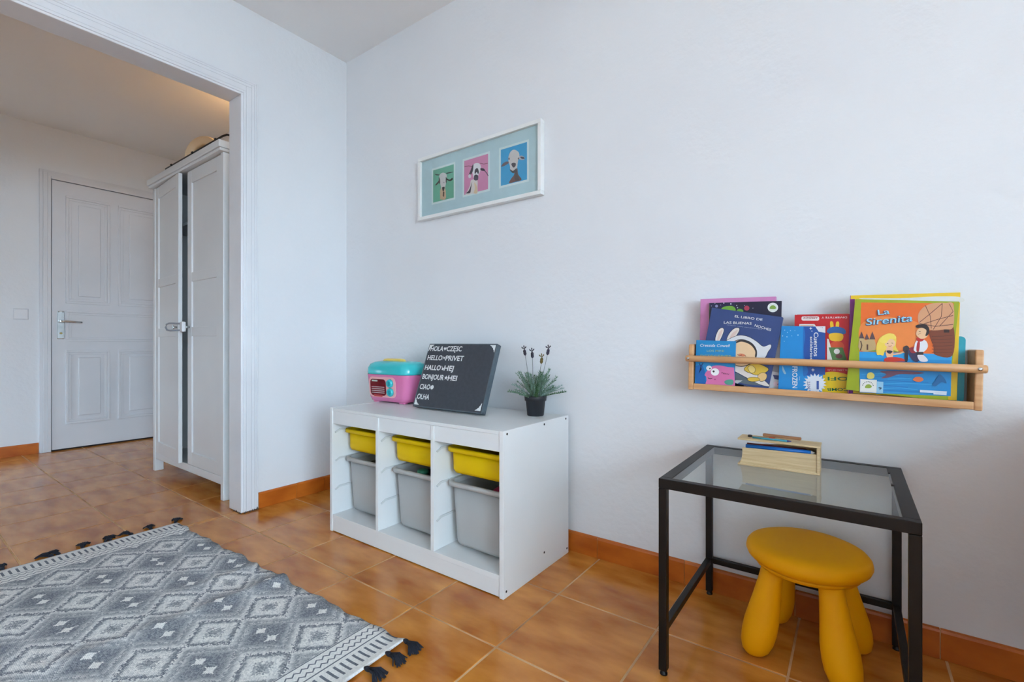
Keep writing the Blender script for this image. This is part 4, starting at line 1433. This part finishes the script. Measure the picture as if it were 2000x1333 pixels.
bx('top_board', M_WD, wd, WX0 - 0.012, WX1 + 0.012, WYF - 0.022, WYB, 1.885, 1.901, 0.003)
cr = bx('crown', M_WD, wd, WX0 - 0.02, WX1 + 0.02, WYF - 0.030, WYB, 1.9012, WZ, 0.004)
bx('shelf', M_WD, wd, WX0 + 0.035, WX1 - 0.035, WYF + 0.06, WYB - 0.014, 1.60, 1.617, 0.001)


def wdoor(hx, width, sgn, ang):
    """door hinged at hx; sgn is the direction it runs along x"""
    d = empty('door', (hx - wd.location.x, WYF + 0.004 - wd.location.y, 0.128), (0, 0, R(ang)))
    d.parent = wd
    h = 1.752
    s_ = 0.058

    def X(a, c):
        return (a, c) if sgn > 0 else (-c, -a)
    def p(name, a, c, y0, y1, z0, z1, bev=0.002):
        x0, x1 = X(a, c)
        return bx(name, M_WD, d, x0, x1, y0, y1, z0, z1, bev, world=False)
    p('stile', 0, s_, 0, 0.021, 0, h)
    p('stile', width - s_, width, 0, 0.021, 0, h)
    rails = [(0, 0.075), (0.765, 0.820), (1.090, 1.145), (h - 0.075, h)]
    for z0, z1 in rails:
        p('rail', s_, width - s_, 0.0005, 0.0205, z0, z1)
    for i in range(3):
        p('panel', s_, width - s_, 0.008, 0.016, rails[i][1], rails[i + 1][0], 0)
    b = MB()
    kx = width - s_ / 2
    b.tube([(sgn * kx, 0.0, 0.82), (sgn * kx, -0.012, 0.82), (sgn * kx, -0.022, 0.82)], [0.006, 0.007, 0.014], 14)
    b.build('knob', M_CHROME, d, world=False)
    return d


wdoor(WX0 + 0.037, 0.476, 1, -3.6)
wdoor(WX1 - 0.037, 0.452, -1, 0.0)
# child lock looped over the knobs
lk = thing('cabinet_lock', 'white and grey child lock looped over the wardrobe knobs', 'lock', (-0.76, -0.625, 0.945))
b = MB()
b.tube([(-0.735, -0.604, 0.968), (-0.84, -0.640, 0.972), (-0.868, -0.646, 0.966), (-0.874, -0.648, 0.948), (-0.862, -0.645, 0.932), (-0.835, -0.638, 0.928), (-0.735, -0.604, 0.930)], 0.0055, 8)
b.build('lock_loop', mat('grey_plastic', S(150, 154, 162), rough=0.3), lk)
b = MB()
b.box(-0.03, 0.03, -0.010, 0.010, -0.03, 0.03, 0.006, rot=Matrix.Rotation(R(-8), 3, 'Z'))
o = b.build('lock_slider', M_TRIM, lk, world=False)
o.location = (0.045, 0.012, 0.004)
bx('lock_button', mat('grey_plastic', S(150, 154, 162)), lk, -0.74, -0.70, -0.618, -0.612, 0.942, 0.956, 0.002)
# clothes that show through the gap
for (nm, lab, mm, x0, x1, z0, z1) in (
        ('hanging_coat', 'dark purple coat hanging inside the wardrobe, seen through the gap', mat('dark_purple_cloth', S(62, 52, 74), S(40, 34, 50), scale=20, rough=0.9), -0.82, -0.70, 0.62, 1.56),
        ('folded_blanket', 'teal blanket folded on the wardrobe floor behind the gap', mat('teal_cloth', S(30, 70, 84), S(20, 50, 62), scale=20, rough=0.9), -0.95, -0.60, 0.123, 0.45)):
    t = thing(nm, lab, 'clothing', ((x0 + x1) / 2, -0.28, z0))
    b = MB()
    rg = []
    for k in range(9):
        z = z0 + (z1 - z0) * k / 8
        f = 1.0 if k < 7 else (0.8 if k == 7 else 0.25)
        rg.append([((x0 + x1) / 2 + (x1 - x0) / 2 * f * math.cos(a) * (1 + 0.12 * math.sin(5 * a + k * .3)), -0.28 + 0.19 * f * math.sin(a), z) for a in [2 * math.pi * q / 24 for q in range(24)]])
    b.loft(rg)
    b.build('cloth_body', mm, t)
    if nm == 'hanging_coat':
        b = MB()
        b.tube([(-0.76, -0.28, 1.555), (-0.76, -0.28, 1.585), (-0.76, -0.268, 1.596), (-0.76, -0.258, 1.585)], 0.002, 6)
        b.build('hanger_hook', M_CHROME, t)
# curtain rod on three clips lying along the crown
rod = thing('curtain_rod', 'thin black rod on three clips along the wardrobe top', 'rod', (-0.66, -0.575, WZ))
RZ = WZ + 0.030
b = MB()
b.tube([(-1.06, -0.535, RZ), (-1.092, -0.548, RZ), (-1.102, -0.572, RZ), (-1.085, -0.58, RZ), (-0.27, -0.58, RZ), (-0.232, -0.574, RZ), (-0.222, -0.548, RZ), (-0.222, -0.50, RZ)], 0.0052, 8)
b.build('rod_bar', M_BLACK, rod)
for x in (-0.982, -0.66, -0.351):
    b = MB()
    b.box(x - 0.006, x + 0.006, -0.588, -0.572, WZ, RZ + 0.004, 0.002)
    b.box(x - 0.009, x + 0.009, -0.589, -0.571, RZ - 0.007, RZ + 0.008, 0.003)
    b.build('clip', M_BLACK, rod)
# cream round object on top
M_CREAM = mat('cream_plastic', S(226, 206, 176), S(218, 196, 164), scale=5, rough=0.5)
ptt = thing('potty_seat', 'cream plastic child toilet seat standing on top of the wardrobe', 'potty seat', (-0.99, -0.40, WZ))
b = MB()
n = 40
o_ = [(0.16 * math.cos(a), 0.165 + 0.165 * math.sin(a)) for a in [2 * math.pi * k / n for k in range(n)]]
i_ = [(0.10 * math.cos(a), 0.165 + 0.105 * math.sin(a)) for a in [2 * math.pi * k / n for k in range(n)]]
rings = []
for (pts, yy, sc) in ((o_, -0.012, 0.97), (o_, 0.0, 1.0), (o_, 0.02, 0.98), (i_, 0.03, 1.0), (i_, -0.012, 1.0)):
    rings.append([(x * sc, yy, 0.165 + (z - 0.165) * sc) for x, z in pts])
rings.append(rings[0])
b.loft(rings, False, False)
b.build('seat_ring', M_CREAM, ptt, world=False)
bx('seat_grip', M_CREAM, ptt, 0.09, 0.20, -0.03, 0.05, 0.19, 0.255, 0.012, world=False)
bx('seat_back', M_CREAM, ptt, -0.10, 0.10, 0.031, 0.045, 0.02, 0.30, 0.005, world=False)
ptt.rotation_euler = (0, 0, R(28))
ptt.scale = (0.85, 0.85, 0.85)

# ------------------------------------------------------------------ unseen bed, added to shade the lower right wall and floor
bed = thing('bed', 'unseen pine bed with an ochre duvet, added to shade the wall right of the desk', 'bed', (3.95, -0.61, 0))
M_BEDW = mat('warm_pine_bed', S(206, 150, 92), S(184, 124, 70), scale=4, stretch=(12, 1, 1), rough=0.5)  # wood and duvet colours chosen to bounce warm light onto the wall
for yy in (-1.20, -0.07):
    bx('bed_post', M_BEDW, bed, 2.925, 2.965, yy, yy + 0.05, 0.0, 0.73, 0.006)
bx('footboard', M_BEDW, bed, 2.935, 2.955, -1.15, -0.07, 0.12, 0.71, 0.004)
bx('headboard', M_BEDW, bed, 4.96, 4.99, -1.20, -0.02, 0.0, 1.0, 0.004)
for y in (-1.195, -0.045):
    bx('side_rail', M_BEDW, bed, 2.96, 4.96, y, y + 0.02, 0.18, 0.36, 0.003)
bx('mattress', mat('white_mattress', S(220, 220, 222), rough=0.9), bed, 2.965, 4.955, -1.17, -0.05, 0.30, 0.48, 0.03)
bx('duvet', mat('ochre_duvet', S(206, 160, 100), S(190, 142, 82), scale=6, rough=0.95, bump=0.3, bscale=8), bed, 2.967, 4.55, -1.18, -0.04, 0.485, 0.56, 0.03)
bx('pillow', mat('white_pillow', S(226, 226, 228), rough=0.95), bed, 4.57, 4.93, -0.95, -0.30, 0.485, 0.60, 0.05)

# ------------------------------------------------------------------ rug
RL, RW, RA = 1.553, 1.25, R(1.4)
RUGO = Vector((-0.100, -0.850, 0.0))


class N:
    """shader value with arithmetic"""
    def __init__(self, nt, s):
        self.nt, self.s = nt, s

    def op(self, o, a, c=None, d=None):
        n = self.nt.nodes.new('ShaderNodeMath')
        n.operation = o
        for i, x in enumerate((a, c, d)):
            if x is None:
                continue
            if isinstance(x, N):
                self.nt.links.new(x.s, n.inputs[i])
            else:
                n.inputs[i].default_value = x
        return N(self.nt, n.outputs[0])

    def __add__(self, o): return self.op('ADD', self, o)
    def __radd__(self, o): return self.op('ADD', o, self)
    def __sub__(self, o): return self.op('SUBTRACT', self, o)
    def __rsub__(self, o): return self.op('SUBTRACT', o, self)
    def __mul__(self, o): return self.op('MULTIPLY', self, o)
    def __rmul__(self, o): return self.op('MULTIPLY', self, o)
    def __truediv__(self, o): return self.op('DIVIDE', self, o)
    def lt(self, o): return self.op('LESS_THAN', self, o)
    def gt(self, o): return self.op('GREATER_THAN', self, o)
    def abs(self): return self.op('ABSOLUTE', self)
    def floor(self): return self.op('FLOOR', self)
    def fract(self): return self.op('FRACT', self)
    def sqrt(self): return self.op('SQRT', self)
    def min(self, o): return self.op('MINIMUM', self, o)
    def max(self, o): return self.op('MAXIMUM', self, o)


def rug_material():
    m = bpy.data.materials.new('woven_diamond_rug')
    m.use_nodes = True
    nt = m.node_tree
    p = nt.nodes['Principled BSDF']
    p.inputs['Roughness'].default_value = 0.95
    p.inputs['Specular IOR Level'].default_value = 0.15
    tc = nt.nodes.new('ShaderNodeTexCoord')
    sp_ = nt.nodes.new('ShaderNodeSeparateXYZ')
    nt.links.new(tc.outputs['Object'], sp_.inputs[0])
    u0 = N(nt, sp_.outputs['X'])
    v0 = N(nt, sp_.outputs['Y']) * -1.0
    CU, CV = 0.0042, 0.0034       # stitch size
    u = ((u0 / CU).floor() + 0.5) * CU
    v = ((v0 / CV).floor() + 0.5) * CV

    def noise(scale, kind='n'):
        cb_ = nt.nodes.new('ShaderNodeCombineXYZ')
        nt.links.new(u.s, cb_.inputs[0])
        nt.links.new(v.s, cb_.inputs[1])
        if kind == 'w':
            n = nt.nodes.new('ShaderNodeTexWhiteNoise')
            nt.links.new(cb_.outputs[0], n.inputs['Vector'])
            return N(nt, n.outputs['Value'])
        n = nt.nodes.new('ShaderNodeTexNoise')
        n.inputs['Scale'].default_value = scale
        n.inputs['Detail'].default_value = 3
        nt.links.new(cb_.outputs[0], n.inputs['Vector'])
        return N(nt, n.outputs['Fac'])
    W = noise(0, 'w')
    Nz = noise(45)
    PU, PV = 0.267, 0.162
    du = (((u - 0.7955) / PU + 0.5).fract() - 0.5).abs() * PU
    dv = (((v - 0.125) / PV + 0.5).fract() - 0.5).abs() * PV
    # stepped serration of the diamond outlines
    ser = ((u / 0.0168).fract() - 0.5).abs() * 0.16
    d = du / 0.092 + dv / (PV / 2) + (W - 0.5) * 0.17 + ser + (Nz - 0.5) * 0.30 - 0.04
    cr_ = nt.nodes.new('ShaderNodeValToRGB')
    cr_.color_ramp.interpolation = 'LINEAR'
    el = cr_.color_ramp.elements
    stops = [(0.0, 0.46), (0.075, 0.48), (0.10, 0.74), (0.13, 0.50), (0.155, 0.88), (0.30, 0.86), (0.33, 0.36), (0.39, 0.38), (0.415, 0.82), (0.48, 0.80),
             (0.51, 0.52), (0.585, 0.50), (0.60, 0.66), (0.635, 0.64), (0.66, 0.44), (0.80, 0.36), (1.0, 0.38)]
    el[0].position, el[1].position = stops[0][0], stops[-1][0]
    el[0].color = (stops[0][1],) * 3 + (1,)
    el[1].color = (stops[-1][1],) * 3 + (1,)
    for ps, c in stops[1:-1]:
        e = el.new(ps)
        e.color = (c, c, c, 1)
    half = d * (1 / 2.45)
    nt.links.new(half.s, cr_.inputs['Fac'])
    tone = N(nt, cr_.outputs['Color'])
    su = ((PU / 2 - du) - 0.029).abs()
    sv = PV / 2 - dv
    star = (su.sqrt() + sv.sqrt() + (W - 0.5) * 0.03).lt(0.166).max((su + sv).lt(0.0165))
    tone = tone * (1 - star) + star * 0.97
    tone = tone + (W - 0.5) * 0.28
    # end borders
    e = u0.min(RL - u0)
    tri = ((v0 / 0.021).fract() - 0.5).abs() * 2.0
    line = (e - 0.150).abs().lt(0.0020).max((e - 0.088).abs().lt(0.0022))
    zz = (e - 0.125 - tri * 0.010).abs().lt(0.0026).max((e - 0.102 - tri * 0.010).abs().lt(0.0026))
    dash = (e - 0.050).abs().lt(0.024) * (v0 / 0.0195).fract().lt(0.36)
    dark = line.max(zz).max(dash)
    bt = 0.92 - dark * 0.66 + (W - 0.5) * 0.12
    isb = e.lt(0.153)
    tone = tone * (1 - isb) + isb * bt
    c2 = nt.nodes.new('ShaderNodeValToRGB')
    q = c2.color_ramp.elements
    q[0].position, q[1].position = 0.0, 1.0
    q[0].color = (*S(74, 78, 88), 1)
    q[1].color = (*S(246, 244, 240), 1)
    for ps, c in ((0.3, S(124, 129, 138)), (0.6, S(182, 184, 186))):
        x = q.new(ps)
        x.color = (*c, 1)
    nt.links.new(tone.s, c2.inputs['Fac'])
    nt.links.new(c2.outputs['Color'], p.inputs['Base Color'])
    # weave relief
    bp = nt.nodes.new('ShaderNodeBump')
    bp.inputs['Strength'].default_value = 0.35
    bp.inputs['Distance'].default_value = 0.002
    ht = ((u0 / CU).fract() - 0.5).abs() + ((v0 / CV).fract() - 0.5).abs() + W * 0.4
    nt.links.new((ht * -1.0).s, bp.inputs['Height'])
    nt.links.new(bp.outputs['Normal'], p.inputs['Normal'])
    return m


rug = thing('patterned_rug', 'grey and white diamond-patterned flat rug with dark tassels on the floor', 'rug', tuple(RUGO), (0, 0, RA))


def rz(uu, vv):
    f = math.exp(-vv / 0.22)
    z = 0.016 * math.exp(-((uu - 0.925 + vv * 0.10) / 0.034) ** 2) * (0.25 + 0.75 * f)
    z += 0.009 * math.exp(-((uu - 0.745 + vv * 0.08) / 0.028) ** 2) * f
    z += 0.006 * math.exp(-((uu - 0.60) / 0.04) ** 2) * f
    z += 0.005 * math.exp(-((uu - 0.10) / 0.03) ** 2) * f
    if uu > RL - 0.06:   # end hem lifts a little
        z += 0.010 * ((uu - RL + 0.06) / 0.06) ** 2 * math.exp(-vv / 0.3)
    return z


b = MB()
NU, NV = 156, 60
TKR = 0.0055
top, bot = [], []
for i in range(NU + 1):
    rt, rb = [], []
    for j in range(NV + 1):
        uu, vv = RL * i / NU, RW * j / NV
        z = rz(uu, vv)
        ed = 0.004 * math.sin(uu * 23) * math.exp(-vv / 0.05) + 0.003 * math.sin(uu * 61 + 1) * math.exp(-vv / 0.03)
        sk = 0.0
        rt.append(b.bm.verts.new((uu + sk, -vv + ed, z + TKR)))
        rb.append(b.bm.verts.new((uu + sk, -vv + ed, z + 0.0003)))
    top.append(rt)
    bot.append(rb)
for i in range(NU):
    for j in range(NV):
        f = b.bm.faces.new([top[i][j], top[i][j + 1], top[i + 1][j + 1], top[i + 1][j]])
        f.smooth = True
        b.bm.faces.new([bot[i][j], bot[i + 1][j], bot[i + 1][j + 1], bot[i][j + 1]])
for i in range(NU):
    b.bm.faces.new([top[i][0], top[i + 1][0], bot[i + 1][0], bot[i][0]])
    b.bm.faces.new([top[i][NV], bot[i][NV], bot[i + 1][NV], top[i + 1][NV]])
for j in range(NV):
    b.bm.faces.new([top[0][j], bot[0][j], bot[0][j + 1], top[0][j + 1]])
    b.bm.faces.new([top[NU][j], top[NU][j + 1], bot[NU][j + 1], bot[NU][j]])
b.build('rug_weave', rug_material(), rug, world=False)
M_TAS = mat('navy_tassel_yarn', S(30, 32, 44), S(20, 22, 32), scale=200, rough=0.95)
rnd = random.Random(11)


def tassel(uu, vv, ang, L=0.062):
    b = MB()
    d = Vector((math.cos(ang), math.sin(ang), 0))
    s_ = Vector((-d.y, d.x, 0))
    z0 = 0.0065 + rz(min(max(uu, 0), RL), vv) * 0.6
    p = Vector((uu, -vv, z0))
    b.tube([p - d * 0.004, p + d * 0.004, p + d * 0.010, p + d * 0.015], [0.003, 0.0062, 0.0066, 0.0055], 8)
    for k in range(38):
        w = rnd.uniform(-1, 1)
        hh = rnd.uniform(0.3, 1)
        q1 = p + d * 0.013 + s_ * w * 0.004 + Vector((0, 0, (hh - .5) * 0.006))
        l = L * rnd.uniform(0.8, 1.05) * (1 - 0.15 * w * w)
        q2 = p + d * (0.013 + l * 0.5) + s_ * w * 0.013 + Vector((0, 0, 0.010 * hh))
        q3 = p + d * l + s_ * w * 0.024 + Vector((0, 0, 0))
        q3.z = 0.0016 + 0.004 * hh * rnd.random()
        q2.z = max(q2.z * 0.9, 0.004)
        b.tube([q1, q2, q3], [0.0016, 0.0022, 0.0014], 5)
    return b.build('tassel', M_TAS, rug, world=False)


for vv, a in ((0.004, 150), (0.098, 172), (0.168, 200), (0.245, 165), (0.262, 150), (0.335, 165), (0.405, 196), (0.425, 210), (0.56, 185), (0.65, 180), (0.74, 172), (0.83, 190), (0.92, 180), (1.01, 176), (1.10, 186), (1.2, 180)):
    tassel(-0.004, vv, R(a))
for vv, a in ((0.004, -6), (0.068, 4), (0.138, 8), (0.21, -8), (0.30, 6), (0.39, -4), (0.48, 8), (0.57, -10), (0.66, 5), (0.75, 0), (0.84, 8), (0.93, -5), (1.02, 3), (1.11, -4), (1.2, 4)):
    tassel(RL + 0.003, vv, R(a))
